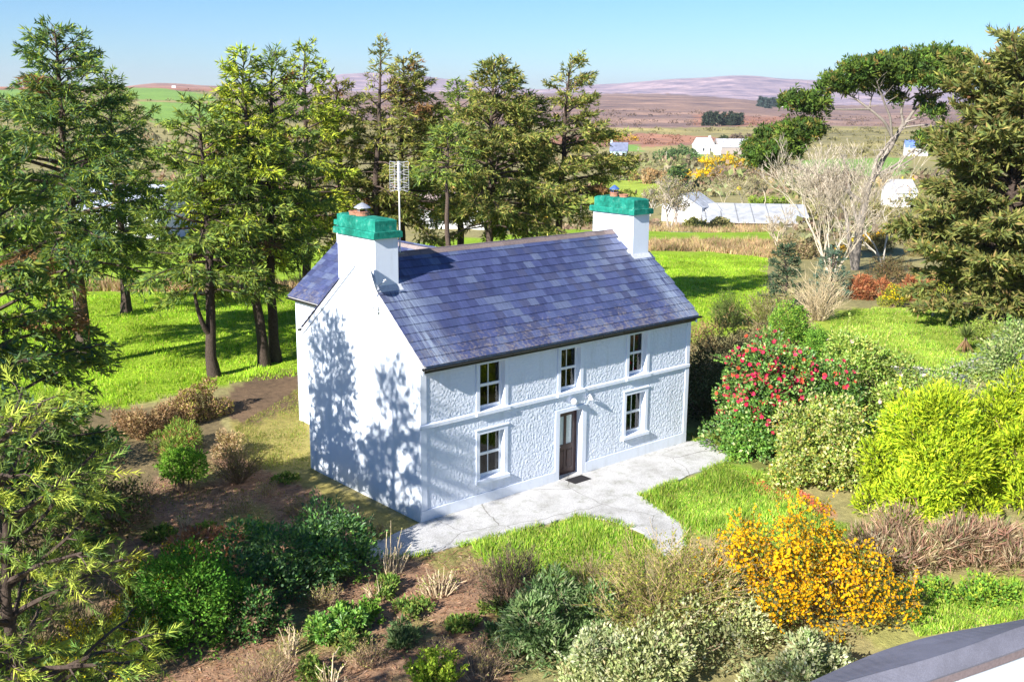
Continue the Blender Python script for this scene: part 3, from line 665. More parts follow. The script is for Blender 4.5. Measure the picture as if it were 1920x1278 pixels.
# --- rear wing
WX0, WX1, WXR, WZR, WEZ, WY1 = 2.42, 6.98, 4.70, 6.88, 4.76, 11.05
ws = (WZR-WEZ)/(WXR-(WX0-.26))
g = Geo()
g.box((WX0, HD+.001, -.05), (WX0+.3, WY1, WEZ+.08)); g.build('wing_wall', M_WHITE, house)
g = Geo(); g.box((WX1-.3, HD+.001, -.05), (WX1, WY1, WEZ+.08)); g.build('wing_wall', M_WHITE, house)
g = Geo(); g.prism([(WX0+.301, -.05), (WX1-.301, -.05), (WX1-.301, WEZ+.3), (WXR, WZR-.1), (WX0+.301, WEZ+.3)], 1, WY1-.3, WY1-.001); g.build('wing_wall', M_WHITE, house)
wr = bpy.data.objects.new('wing_roof', None); COL.objects.link(wr); wr.parent = house
wl = math.hypot(WXR-WX0+.26, WZR-WEZ)
for s_ in (1, -1):
    ex = WX0-.26 if s_ > 0 else WX1+.26
    u_ = np.array([s_*(WXR-WX0+.26), 0, WZR-WEZ])/wl; n_ = np.array([-u_[2]*s_, 0, abs(u_[0])])
    g = Geo(); g.prism([(ex+.02*s_, WEZ-.03), (WXR, WZR-.028), (WXR, WZR-.07), (ex+.05*s_, WEZ-.08)], 1, 3.3, WY1+.08); g.build('roof_deck', M_SLATE, wr)
    lay_slates(wr, ((ex, 0, WEZ), (0, -1, 0) if s_ > 0 else (0, 1, 0), u_, n_), 12, -(WY1+.1) if s_ > 0 else 3.3, -3.3 if s_ > 0 else WY1+.1, wl/12, lambda x, y: y < HD and (y > RY and WEZ+(x-WX0+.26)*ws < roof_z(y)-.1), 0, 47)
for i in range(14):
    g = Geo(); a = RY-.1+i*.58; g.prism([(WXR-.17, WZR-.115), (WXR, WZR+.04), (WXR+.17, WZR-.115), (WXR, WZR-.03)], 1, a, a+.57, np.array((.27, .22, .215))*r.uniform(.85, 1.15)); g.build('ridge_tile', M_STONE, wr)
g = Geo(); an = np.linspace(PI, 2*PI, 8); g.prism([(WX0-.28+.065*math.cos(a), WEZ-.04+.065*math.sin(a)) for a in an], 1, HD+.3, WY1+.1); g.build('gutter', M_BLACK, house)
chimney(4.28, 5.12, WY1-.62, WY1+.02, 6.2, 7.25, [], True)

# --- satellite dish and television aerial
sat = thing('satellite_dish', 'white satellite dish on a bracket at the gable beside the left chimney', 'satellite dish', (-.02, 1.9, 5.9))
g = Geo(); g.tube([(-.0, 0, -.02), (-.22, 0, 0), (-.22, 0, .95)], .02, 6); g.build('mast', M_ALU, sat)
g = Geo(); g.box((-.02, -.07, -.12), (.0, .07, .1)); g.tube([(-.01, .0, .06), (-.2, 0, .12)], .012, 5); g.build('wall_bracket', M_ALU, sat)
dd = unit(np.array([.80, -.58, .30])); dc = np.array([-.22, -.02, .98])
g = Geo(); Rr = .36; g.lathe([(.001, -.085), (Rr*.35, -.075), (Rr*.7, -.04), (Rr, .01), (Rr, .018), (Rr*.7, -.03), (Rr*.35, -.066), (.001, -.077)], (0, 0, 0), 24)
ds = g.build('dish', M_UPVC, sat, True); ds.location = dc; ds.rotation_euler = Vector(dd).to_track_quat('Z', 'Y').to_euler()
g = Geo(); tip = dc+dd*.40+np.array([0, 0, -.16]); g.tube([dc+np.array([0, 0, -.34]), tip], .010, 5); g.tube([tip-dd*.01, tip-dd*.08], .03, 8); g.build('feed_arm', M_ALU, sat)

aer = thing('tv_aerial', 'tall grid television aerial on a pole beside the left chimney', 'aerial', (1.5, 3.0, RZ-.02))
AT = 2.62
g = Geo(); g.tube([(0, 0, .0), (0, 0, AT)], .021, 7, (.75, .76, .78)); g.build('mast', M_METAL, aer)
g = Geo(); g.tube([(-.15, 0, .42), (.0, 0, .42)], .015, 5, (.2, .2, .2)); g.tube([(-.14, -.1, .1), (0, 0, .30)], .012, 4, (.2, .2, .2)); g.box((-.15, -.06, -.02), (.1, .06, .03), (.2, .2, .2)); g.build('chimney_bracket', M_METAL, aer)
pd = unit(np.array([.62, .78, 0])) ; pw = np.array([pd[1], -pd[0], 0])
gc = np.array([0, 0, AT-.32])
g = Geo()
for k in range(12):
    z = -.42+k*.0764; g.tube([gc+pd*.09-pw*.28+[0, 0, z], gc+pd*.09+pw*.28+[0, 0, z]], .0045, 4, (.55, .55, .58))
for q in (-.28, -.14, 0, .14, .28): g.tube([gc+pd*.09+pw*q+[0, 0, -.42], gc+pd*.09+pw*q+[0, 0, .42]], .0045, 4, (.55, .55, .58))
g.build('reflector_grid', M_METAL, aer)
for k in range(4):
    g = Geo(); z = -.36+k*.24; c0 = gc-pd*.06+[0, 0, z]
    for sg in (-1, 1):
        for u in (-.09, .09): g.tube([c0, c0+pw*sg*.26+[0, 0, u]], .005, 4, (.6, .6, .62))
    g.build('bow_tie_dipole', M_METAL, aer)
g = Geo(); g.box(gc-[.03, .03, .44], gc+[.03, .03, .44], (.7, .7, .72)); g.build('boom', M_METAL, aer)

# ================================================================== vegetation
def pick(r, pal, n, jit=.18):
    """n colours from a palette of (colour, weight)"""
    c = np.array([p[0] for p in pal], float); w_ = np.array([p[1] for p in pal], float); i = r.choice(len(pal), n, p=w_/w_.sum())
    return np.clip(c[i]*(1+r.normal(0, jit, (n, 1)))*(1+r.normal(0, jit*.35, (n, 3))), .003, .95)
def rdir(r, n, up=0.0):
    v = r.normal(size=(n, 3)); v[:, 2] += up; return unit(v)
BARK_D = (.075, .055, .045); BARK_G = (.33, .29, .25); TWIG_T = (.42, .33, .22); TWIG_B = (.22, .15, .10)

def shoots(g, r, P, D, L, W, C, kind):
    """conifer shoots: crossed blades, or for near trees a brush of single needles"""
    n = len(P); S = unit(np.cross(D, rdir(r, n)))
    if kind == 'cross':
        g.leaf(P, D, unit(S+np.array([0, 0, .5])), L*1.22, W*.86, C, 0, .36)
    else:
        k = kind
        t = (np.arange(k)/k)[None, :, None]; a = (np.arange(k)*2.4)[None, :]+r.uniform(0, 6, (n, 1))
        S2 = np.cross(D, S); Lb = np.broadcast_to(L, (n,))[:, None, None]; Wb = np.broadcast_to(W, (n,))[:, None, None]
        rad = S[:, None]*np.cos(a)[..., None]+S2[:, None]*np.sin(a)[..., None]
        B = P[:, None]+D[:, None]*Lb*t*.85
        DD = unit(D[:, None]*.75+rad*(.75-.35*t)); nl = Wb*(1.05-.4*t)
        B = B.reshape(-1, 3); DD = DD.reshape(-1, 3); nl = nl.reshape(-1)
        SS = unit(np.cross(DD, rdir(r, len(DD))))
        g.blade(B, DD, SS, nl*1.1, nl*.17, np.repeat(C, k, 0))

def spruce(name, label, base, h, rad, clear, pal, seed, lean=(0, 0), wind=(0, 0), dens=1.0, trunk_r=.26, shoot=(.25, .075), kind='cross', cat='spruce tree', group=None,
           limbs=None, top_pow=.75, droop=1.0, fork=None, bare=.22, zmin=0.0, dead=.25, ivy=False, tip_pal=None, brown=.018):
    r = rng(seed); base = np.asarray(base, float)
    t = thing(name, label, cat, base, group)
    tz_ = np.linspace(0, 1, 14); lean = np.array([*lean, 0.0]); wob = np.stack([np.cumsum(r.normal(0, .05, 14)), np.cumsum(r.normal(0, .05, 14)), np.zeros(14)], 1); wob -= wob[0]
    axis = np.outer(tz_**1.6, lean)+wob+np.outer(tz_, [0, 0, h])
    def ax(s): return np.array([np.interp(s, tz_, axis[:, q]) for q in range(3)]).T
    bk = np.array(BARK_D)*r.uniform(.8, 1.3)
    g = Geo(); tr_ = trunk_r*(1-tz_)**.8+.012; tr_[0] *= 1.35; g.tube(axis-[0, 0, .0]+np.array([[0, 0, -.15]]+[[0, 0, 0]]*13), tr_, 9, bk)
    if fork is not None:
        fs, fd, fl = fork; p0 = ax(fs); q = np.linspace(0, 1, 7)[:, None]; g.tube(p0+np.array(fd)*q*fl*(1-.45*q)+np.array([0, 0, 1.])*fl*q**1.5, trunk_r*.6*(1-q[:, 0]*.8), 7, bk)
    g.build('trunk', M_BARK, t, True)
    lb = Geo(); cr = Geo(); sp_ = .037 if kind == 'cross' else .075
    nl = limbs or int(26+h*4.2); ga = 2.399
    for i in range(nl):
        s = clear+(1-clear)*(.02+.975*((i+r.uniform(0, 1))/nl)); u = (s-clear)/(1-clear)
        az = i*ga+r.normal(0, .5)
        prof = (1-u)**top_pow*(.62+.38*min(1, u/.22))
        L = rad*prof*r.uniform(.62, 1.2)+.22
        if L < .15: continue
        d = np.array([math.cos(az), math.sin(az), 0.0]); d[:2] += np.array(wind)*(.5+u*.7); d /= np.linalg.norm(d)
        if np.dot(d[:2], wind) < -.1: L *= .72
        n = 8; q = np.linspace(0, 1, n)[:, None]
        rise = (.10+.75*u)*L*r.uniform(.5, 1.4); dr = droop*L*(.62-.42*u)*r.uniform(.6, 1.2)
        p0 = ax(s)
        P = p0+d*L*q+np.array([0, 0, 1.])*(rise*q-dr*q**2*(1-.45*q))+np.cumsum(r.normal(0, .03*L/3, (n, 3)), 0)
        if fork is not None and i % 3 == 0: P = P+np.array(fork[1])*fork[2]*.5*(1-u)
        P[0] = p0
        lb.tube(P, (.014+.020*L*(1-q[:, 0]))*.85, 4, bk*r.uniform(.9, 1.5), False)
        if u < dead*.6 and r.random() < dead: continue             # bare dead limb
        isdead = r.random() < brown
        # side branchlets
        s0 = bare+.18*(1-u); nb = max(5, int(L*(1-s0)/.092*dens)); bs = s0+(1-s0)*((np.arange(nb)+r.uniform(0, 1, nb))/nb)**.85
        B = np.stack([np.interp(bs, q[:, 0], P[:, k]) for k in range(3)], 1); T = unit(np.stack([np.interp(bs, q[:, 0], np.gradient(P[:, k])) for k in range(3)], 1))
        side = unit(np.cross(T, [0, 0, 1.]))*np.where(np.arange(nb) % 2, 1, -1)[:, None]
        bd = unit(T*r.uniform(.5, 1.0, (nb, 1))+side*r.uniform(.45, 1.1, (nb, 1))+np.array([0, 0, 1.])*r.normal(-.22*droop+.25*u, .22, (nb, 1)))
        bl = np.clip(L*.46*(1.12-bs)*r.uniform(.6, 1.4, nb)+.20, .14, 1.3)
        ns = np.maximum(3, (bl/sp_*dens).astype(int)); idx = np.repeat(np.arange(nb), ns)
        m = len(idx); f = r.uniform(.08, 1, m)
        hang = np.array([0, 0, -1.])*(f**2*bl[idx]*.35*droop)[:, None]
        SP = B[idx]+bd[idx]*(bl[idx]*f)[:, None]+hang+r.normal(0, .018, (m, 3))
        SD = unit(bd[idx]+r.normal(0, .55, (m, 3))+np.array([0, 0, -.28*droop+.22*u]))
        C = pick(r, pal, m, .16)*(.86+.28*r.random())
        if tip_pal is not None:
            tp = f > .62; C[tp] = pick(r, tip_pal, tp.sum(), .15)
        if isdead: C = pick(r, [((.26, .15, .07), 1)], m, .2)
        shoots(cr, r, SP, SD, shoot[0]*r.uniform(.65, 1.3, m), shoot[1]*r.uniform(.8, 1.2, m), C, kind)
        if kind != 'cross' or L > 1.2:
            for k in range(0, nb, 2 if kind == 'cross' else 1):
                e = B[k]+bd[k]*bl[k]*np.array([.5, 1.0])[:, None]+np.array([[0, 0, -.25*.35*bl[k]*droop], [0, 0, -.35*bl[k]*droop]])
                lb.tube(np.concatenate([B[k:k+1], e]), [.008, .006, .003], 3, bk*1.4, False)
    # leader
    m = 26; f = r.uniform(.93, 1.0, m); a = r.uniform(0, 6.28, m)
    shoots(cr, r, ax(f), unit(np.stack([np.cos(a), np.sin(a), r.uniform(.5, 2.2, m)], 1)), shoot[0]*1.1, shoot[1], pick(r, pal, m), kind)
    lb.build('branches', M_BARK, t)
    if ivy:
        iv = Geo(); m = 2600; f = r.uniform(0, .42, m); a = r.uniform(0, 6.28, m); rr_ = trunk_r*(1-f)**.8+.05+np.abs(r.normal(0, .06, m))
        P = ax(f)+np.stack([np.cos(a)*rr_, np.sin(a)*rr_, np.zeros(m)], 1); N = np.stack([np.cos(a), np.sin(a), np.full(m, .2)], 1)
        iv.leaf(P, rdir(r, m, -.4), N, .12, .10, pick(r, [((.03, .075, .02), 1), ((.05, .10, .03), 1)], m)); iv.build('ivy', M_GLOSS, t)
    cr.build('crown', M_NEEDLE, t)
    return t

def bush(name, label, base, rx, ry, h, pal, seed, n=16000, leaf=(.09, .06), lumps=26, lump=(.28, .48), mat=None, cat='shrub', flowers=None, stems=9, stem_c=TWIG_B, up=.25, flat=1.0,
         fill=.35, rotz=0.0, group=None, zlow=.04, spray=0, shape='dome', fine=.16, stray_pal=None, strays=None):
    """a leafy shrub: leaves over many overlapping lumps that fill an uneven dome"""
    r = rng(seed); t = thing(name, label, cat, base, group)
    c, s_ = math.cos(rotz), math.sin(rotz)
    def tw(P): return np.stack([P[:, 0]*rx*c-P[:, 1]*ry*s_, P[:, 0]*rx*s_+P[:, 1]*ry*c, P[:, 2]*h], 1)
    K = []
    while len(K) < lumps:
        p = r.uniform(-1, 1, 3); p[2] = r.uniform(zlow, 1)
        lim = {'dome': p[0]**2+p[1]**2+(max(p[2]-.25, 0)/.75)**2 < .86, 'cone': math.hypot(p[0], p[1]) < (1.02-p[2]) **.62*.9, 'slab': abs(p[0]) < .92 and abs(p[1]) < .85 and p[2] < .9}[shape]
        if lim: K.append(p)
    K = np.array(K); rad = r.uniform(lump[0], lump[1], lumps)
    rs = np.array([rx, ry, h/1.35]); mr = rs.mean()
    i = r.choice(lumps, n, p=rad**2/(rad**2).sum()); D = rdir(r, n, .15)
    depth = np.where(r.random(n) < fill, r.uniform(.45, 1, n), r.uniform(.9, 1.06, n)); depth *= 1+fine*_fbm(D[:, 0]*3+i, D[:, 1]*3-i*.7, 1.6, 3)
    Kw = tw(K); P = Kw[i]+D*(rad[i]*mr*depth)[:, None]*np.array([1, 1, flat])
    # drop what is buried deep inside other lumps
    keep = np.ones(n, bool)
    for k in range(lumps):
        dd = np.linalg.norm((P-Kw[k])/np.array([1, 1, flat]), axis=1); keep &= ~((dd < rad[k]*mr*.62) & (i != k))
    keep &= P[:, 2] > .03
    P, D, i = P[keep], D[keep], i[keep]; m = len(P)
    LD = unit(D+rdir(r, m)*.9+np.array([0, 0, up])); N = unit(D+r.normal(0, .45, (m, 3)))
    L = leaf[0]*r.uniform(.65, 1.35, m); W = leaf[1]*r.uniform(.75, 1.25, m); lt = r.normal(0, .13, lumps)
    C = pick(r, pal, m, .14)*(1+lt[i])[:, None]
    g = Geo()
    if spray: shoots(g, r, P, LD, L, W, C, spray)
    else: g.leaf(P, LD, N, L, W, C, .15, .5)
    ks = strays or min(90, 14+n//160); j = r.choice(m, ks); tw_ = Geo()
    for q_ in j:
        if P[q_, 2] < .3*h: continue
        dv = unit(D[q_]+rdir(r, 1)[0]*.5+np.array([0, 0, .35])); Ls = r.uniform(.12, .30)*(rx+h)/2*.8; k2 = 14
        f = np.linspace(.05, 1, k2)[:, None]; X = P[q_]+dv*Ls*f+r.normal(0, .012, (k2, 3)); g.leaf(X, unit(dv+rdir(r, k2)*.9), rdir(r, k2, .6), (L[q_] if stray_pal is None else .07)*r.uniform(.6, 1.1, k2), (W[q_] if stray_pal is None else .06), np.clip(C[q_]*r.uniform(.8, 1.25, (k2, 1)), 0, .9) if stray_pal is None else pick(r, stray_pal, k2), .1, .5)
        tw_.tube([P[q_]-dv*.1, P[q_]+dv*Ls], [.007, .003], 3, np.array(stem_c)*1.3, False)
    g.build('leaves', mat or M_LEAF, t)
    if tw_.n: tag(tw_.build('twigs', M_TWIG, t), kind='stuff')
    if stems:
        g = Geo()
        for k in range(stems):
            e = Kw[r.integers(lumps)]; b = np.array([*r.normal(0, .12, 2)*[rx, ry], -.05]); q = np.linspace(0, 1, 6)[:, None]
            g.tube(b+(e-b)*q+np.array([0, 0, .15*h])*np.sin(q*PI)*.5+np.cumsum(r.normal(0, .02, (6, 3)), 0), .03*(1-q[:, 0])+.008, 4, np.array(stem_c)*r.uniform(.7, 1.2), False)
        g.build('stems', M_TWIG, t)
    if flowers:
        fn, fpal, fs, zone = flowers
        j = r.choice(np.nonzero(zone(P/np.array([rx, ry, h])))[0], fn); O = P[j]+D[j]*.04; g = Geo()
        A = unit(D[j]+np.array([-.35, -.5, .25])); S = unit(np.cross(A, rdir(r, fn))); S2 = np.cross(A, S); C = pick(r, fpal, fn, .12)
        np_ = 6 if fn < 2000 else 4
        for k in range(np_):
            a = k*2*PI/np_; pd_ = unit(S*math.cos(a)+S2*math.sin(a)+A*.45); g.leaf(O, pd_, A, fs, fs*.85, C, .1, .6)
        g.build('flowers', M_PETAL, t)
    return t

def twiggy(name, label, base, rx, ry, h, seed, stems=90, leaves=None, tint=TWIG_T, thick=.012, sub=4, arch=.35, cat='shrub', lean=(0, 0), group=None, straight=.0, spread=.35, leaf_from=.35, mat=None, k=3, broken=0.0, flowers=None):
    """many stems from one crown of roots, each with side twigs, and leaves along the outer part if any. leaves: (per stem, palette, (length, width))"""
    r = rng(seed); t = thing(name, label, cat, base, group); g = Geo(); lv = Geo(); fl = Geo()
    for i in range(stems):
        a = r.uniform(0, 2*PI); rr_ = math.sqrt(r.uniform(0, 1)); e = np.array([math.cos(a)*rx*rr_, math.sin(a)*ry*rr_, 0.0])
        H = h*(1-.55*rr_**2)*r.uniform(.6, 1.08); b = e*spread+np.array([0, 0, -.04]); n = 7; q = np.linspace(0, 1, n)[:, None]
        if broken and r.random() < broken: H *= r.uniform(.4, .8)
        P = b+(e-b)*q**(1.4-arch)+np.array([lean[0], lean[1], 0])*q**2*H+np.array([0, 0, 1.])*H*(q*(1+arch*rr_)-arch*rr_*q**3)
        P = P+np.cumsum(r.normal(0, .022*h*(1-straight), (n, 3)), 0)*np.minimum(q*3, 1)
        c = np.array(tint)*r.uniform(.6, 1.25); th = thick*r.uniform(.7, 1.5)
        g.tube(P, th*(1-.7*q[:, 0]), k, c, bool(broken))
        for j in range(sub):
            s = r.uniform(.3, .95); p = np.array([np.interp(s, q[:, 0], P[:, z]) for z in range(3)]); T = unit(P[-1]-P[0]); dv = unit(T+rdir(r, 1)[0]*.9+np.array([0, 0, .2]))
            Ls = h*r.uniform(.10, .28); g.tube(np.stack([p, p+dv*Ls*.55+r.normal(0, .01, 3), p+dv*Ls+np.array([0, 0, .04*Ls])]), [th*.5, th*.4, th*.2], 3, c*1.1, False)
            if leaves:
                m = max(1, leaves[0]//(sub+1)); f = r.uniform(.1, 1, m)[:, None]; X = p+dv*Ls*f+r.normal(0, .015, (m, 3))
                lv.leaf(X, unit(dv+rdir(r, m)*.9), rdir(r, m, .8), leaves[2][0]*r.uniform(.6, 1.3, m), leaves[2][1]*r.uniform(.7, 1.2, m), pick(r, leaves[1], m))
        if leaves:
            m = leaves[0]; s = r.uniform(leaf_from, 1, m); X = np.stack([np.interp(s, q[:, 0], P[:, z]) for z in range(3)], 1)+r.normal(0, .025, (m, 3))
            lv.leaf(X, unit(unit(P[-1]-P[0])+rdir(r, m)*.9), rdir(r, m, .8), leaves[2][0]*r.uniform(.6, 1.3, m), leaves[2][1]*r.uniform(.7, 1.2, m), pick(r, leaves[1], m))
        if flowers and r.random() < flowers[0]:
            m = flowers[1]; s = r.uniform(flowers[4], 1, m); X = np.stack([np.interp(s, q[:, 0], P[:, z]) for z in range(3)], 1)+r.normal(0, .035, (m, 3))
            fl.leaf(X, rdir(r, m, .4), rdir(r, m, .6), flowers[3][0]*r.uniform(.7, 1.3, m), flowers[3][1], pick(r, flowers[2], m, .14), .2, .5)
    g.build('stems', M_TWIG, t)
    if leaves: lv.build('leaves', mat or M_LEAF, t)
    if fl.n: fl.build('flowers', M_PETAL, t)
    return t

def bare_tree(name, label, base, h, spread, seed, tint=BARK_G, depth=6, r0=.16, trunks=1, cat='bare tree', group=None, buds=None, up=.35, len_k=.74, split=(2, 4), fork_h=.28, wind=(0, 0), rmin=.006):
    r = rng(seed); t = thing(name, label, cat, base, group); tk = Geo(); g = Geo(); bd = Geo(); tint = np.array(tint); tips = []
    def grow(p, d, L, rad, lev):
        n = 4; q = np.linspace(0, 1, n)[:, None]; bend = rdir(r, 1)[0]*L*.16
        P = p+d*L*q+bend*q**2+np.array([0, 0, up*.12*L])*q**2; rad = max(rad, rmin)
        (tk if lev == 0 else g).tube(P, rad*(1-.38*q[:, 0]), 8 if lev == 0 else (5 if lev < 3 else 3), tint*r.uniform(.75, 1.2), False)
        if lev >= depth: tips.append(P[-1]); return
        for k in range(r.integers(split[0], split[1])):
            nd = unit(unit(P[-1]-P[-2])+rdir(r, 1)[0]*np.array([spread, spread, spread*.7])+np.array([wind[0]*.2, wind[1]*.2, up*.45]))
            grow(P[-1] if k < 2 else P[2], nd, L*len_k*r.uniform(.75, 1.15), rad*.6*r.uniform(.8, 1.1), lev+1)
    for k in range(trunks):
        d0 = unit(np.array([*r.normal(0, .12 if trunks == 1 else .35, 2), 1.0])); grow(np.array([*r.normal(0, .1*(trunks > 1), 2), -.1]), d0, h*fork_h*r.uniform(.85, 1.15), r0*r.uniform(.7, 1.0), 0)
    zm = max(np.concatenate(g.v)[:, 2].max(), .1); sc_ = np.array([h/zm]*3)
    tk.v = [v_*sc_ for v_ in tk.v]; g.v = [v_*sc_ for v_ in g.v]; tips = [q_*sc_ for q_ in tips]
    tk.build('trunk', M_BARK, t, True); g.build('branches', M_TWIG, t)
    if buds:
        X = np.array(tips); m = len(X)*buds[0]; X = np.repeat(X, buds[0], 0)+r.normal(0, buds[3], (m, 3)); bd.leaf(X, rdir(r, m), rdir(r, m), buds[2]*r.uniform(.6, 1.3, m), buds[2]*.6, pick(r, buds[1], m)); tag(bd.build('buds', M_LEAF, t), kind='stuff')
    return t

def spot(px, py, back=0.0):
    """ground point under a pixel, moved away from the camera by `back` metres"""
    p = gp(px, py); d = p-CAMP; d[2] = 0; d /= np.linalg.norm(d); q = p+d*back; q[2] = tz(q[0], q[1])[0]; return q
def ppm(p):
    return FPX/((np.asarray(p)-CAMP)@FW)                # pixels for each metre there
def height_to(p, px, py):
    """how far above p a thing standing there must rise to reach image row py"""
    d = ray(px, py); r_ = math.hypot(*(np.asarray(p)-CAMP)[:2]); return CAMP[2]+d[2]/math.hypot(d[0], d[1])*r_-p[2]

# ------------------------------------------------------------------ tall conifers
P_DARK = [((.110, .185, .060), 3), ((.170, .250, .065), 2), ((.080, .145, .085), 2)]
P_MID = [((.190, .265, .060), 3), ((.310, .370, .065), 2), ((.120, .185, .065), 2)]
P_BRI = [((.40, .47, .05), 3), ((.27, .36, .055), 2), ((.52, .55, .07), 1.8)]
P_OLV = [((.275, .285, .075), 3), ((.190, .230, .065), 2.4), ((.40, .365, .10), 2), ((.33, .23, .10), .5)]
P_BLU = [((.11, .17, .13), 3), ((.16, .22, .16), 1)]
def conifer(px, dist, top, rad_px, clear_py, label, pal, seed, base_py=None, group='spruces behind the house', **kw):
    b = at(px, 600, dist); b[2] = tz(b[0], b[1])[0]
    h = height_to(b, px, top); rad = 1.2*rad_px/ppm(b)
    clear = np.clip(height_to(b, px, clear_py)/h, .04, .8)
    return spruce('spruce_tree', label, b, h, rad, clear, pal, seed, group=group, **kw)
RIGHTW = RT[:2]/np.linalg.norm(RT[:2])           # the way the wind has bent them
wv = lambda k: tuple(RIGHTW*k)
conifer(150, 50.5, 52, 205, 520, 'tall dark spruce with a thick bare trunk at the left of the field', P_DARK+[((.30, .36, .06), 2.4)], 11, trunk_r=.34, limbs=104, top_pow=.8, dens=.95, lean=wv(-.3))
conifer(238, 63, 138, 130, 520, 'narrower spruce peeping out right of the tall dark spruce', P_MID, 12, limbs=70, lean=wv(-.2))
conifer(397, 47.2, 185, 120, 560, 'spruce with a forked single trunk standing at the near edge of the field', P_MID, 13, trunk_r=.24, limbs=72, fork=(.16, (-.5, -.2, 0), 3.2), dens=1.0)
conifer(492, 48.6, 100, 118, 500, 'left of two spruces whose trunks rise from one foot left of the house', P_BRI+[((.06, .09, .03), 2)], 14, trunk_r=.24, limbs=80, lean=wv(-.35), wind=wv(-.15))
conifer(514, 49.2, 98, 105, 505, 'right of two spruces whose trunks rise from one foot left of the house', P_MID, 15, trunk_r=.24, limbs=72, lean=wv(.35), wind=wv(.1))
conifer(574, 57, 84, 92, 470, 'slim spruce with an open spire above the left chimney pot', P_BRI+[((.07, .10, .03), 2)], 16, limbs=70, lean=wv(.3), top_pow=.7)
conifer(655, 60, 150, 95, 440, 'ragged yellowish spruce between the slim spire and the dead-topped spruce', P_OLV+[((.2, .17, .05), 2)], 17, limbs=62)
conifer(706, 58, 74, 95, 400, 'thin half-dead spruce with the sparsest and highest tip', P_OLV, 18, limbs=54, dens=.75, lean=wv(.25), top_pow=1.15)
conifer(752, 60.5, 110, 125, 430, 'dense olive spruce just right of the dead-topped one', P_OLV, 19, limbs=86, wind=wv(.35), lean=wv(.2))
conifer(836, 51.5, 240, 55, 330, 'low broken spruce with an ivy-clad trunk behind the roof ridge', P_MID, 20, limbs=34, ivy=True, trunk_r=.2, dens=.8)
conifer(866, 66, 150, 80, 430, 'smaller spruce tucked in behind the broad olive spruce', P_MID, 21, limbs=58)
conifer(915, 58, 116, 150, 435, 'broad olive spruce with a blunt double top behind the roof', P_OLV+[((.07, .12, .03), 2)], 22, limbs=104, dens=1.05, wind=wv(.2), fork=(.5, (.5, .2, 0), 3.4))
conifer(985, 61, 178, 85, 420, 'short dark spruce filling the gap right of the broad one', P_MID, 23, limbs=56)
conifer(1042, 60, 112, 118, 420, 'wind-bent spruce standing alone with branches streaming to the right', P_OLV+[((.09, .13, .03), 2)], 24, limbs=66, wind=wv(.75), lean=wv(.5), dens=.95, droop=.7)
# the dark trees at the left edge of the frame that shade the gable, and the near one
spruce('spruce_tree', 'dark spruce at the left edge whose shadow falls on the white gable', (-10.4, 3.1, 0), 10.9, 3.3, .10, P_DARK+[((.27, .33, .05), 1.6)], 31, limbs=96, trunk_r=.2, shoot=(.22, .075), dens=1.1, top_pow=.62, group='near spruces left of the garden', tip_pal=P_MID)
spruce('spruce_tree', 'spruce just outside the left edge behind the nearest spruce', (-13.4, -1.1, 0), 12.0, 3.3, .10, P_DARK+[((.27, .33, .05), 1.6)], 32, limbs=96, trunk_r=.22, shoot=(.22, .075), dens=1.0, top_pow=.62, group='near spruces left of the garden')
spruce('spruce_tree', 'nearest spruce at lower left with pale yellow-green candle tips', (-14.98, -14.98, 0), 9.5, .98, .40, P_MID, 33, limbs=84, trunk_r=.13, shoot=(.25, .08), kind=18, dens=.9, top_pow=.40, bare=.12, brown=0, group='near spruces left of the garden', tip_pal=[((.52, .58, .10), 2.4), ((.42, .50, .10), 2), ((.20, .30, .08), 1.2)], droop=1.1)

spruce('spruce_tree', 'spruce outside the left edge that shades the bed', (-15.4, -9.0, 0), 9.4, 2.5, .15, P_MID, 34, limbs=70, trunk_r=.18, shoot=(.24, .08), dens=.8, group='near spruces left of the garden')

# great conifer at the right edge
bR = at(1868, 565, 63); bR[2] = tz(bR[0], bR[1])[0]
P_CYP = [((.20, .215, .065), 3), ((.28, .285, .08), 2), ((.13, .165, .06), 2), ((.32, .24, .10), 1)]
spruce('cypress_tree', 'great olive cypress towering at the right edge of the photograph', bR, height_to(bR, 1880, 92), 185/ppm(bR), .05, P_CYP, 40, limbs=205, trunk_r=.4, top_pow=.40, dens=.80, droop=.35, shoot=(.36, .14), cat='cypress tree', bare=.12, dead=0, brown=.01, lean=(RIGHTW[0]*.8, RIGHTW[1]*.8))

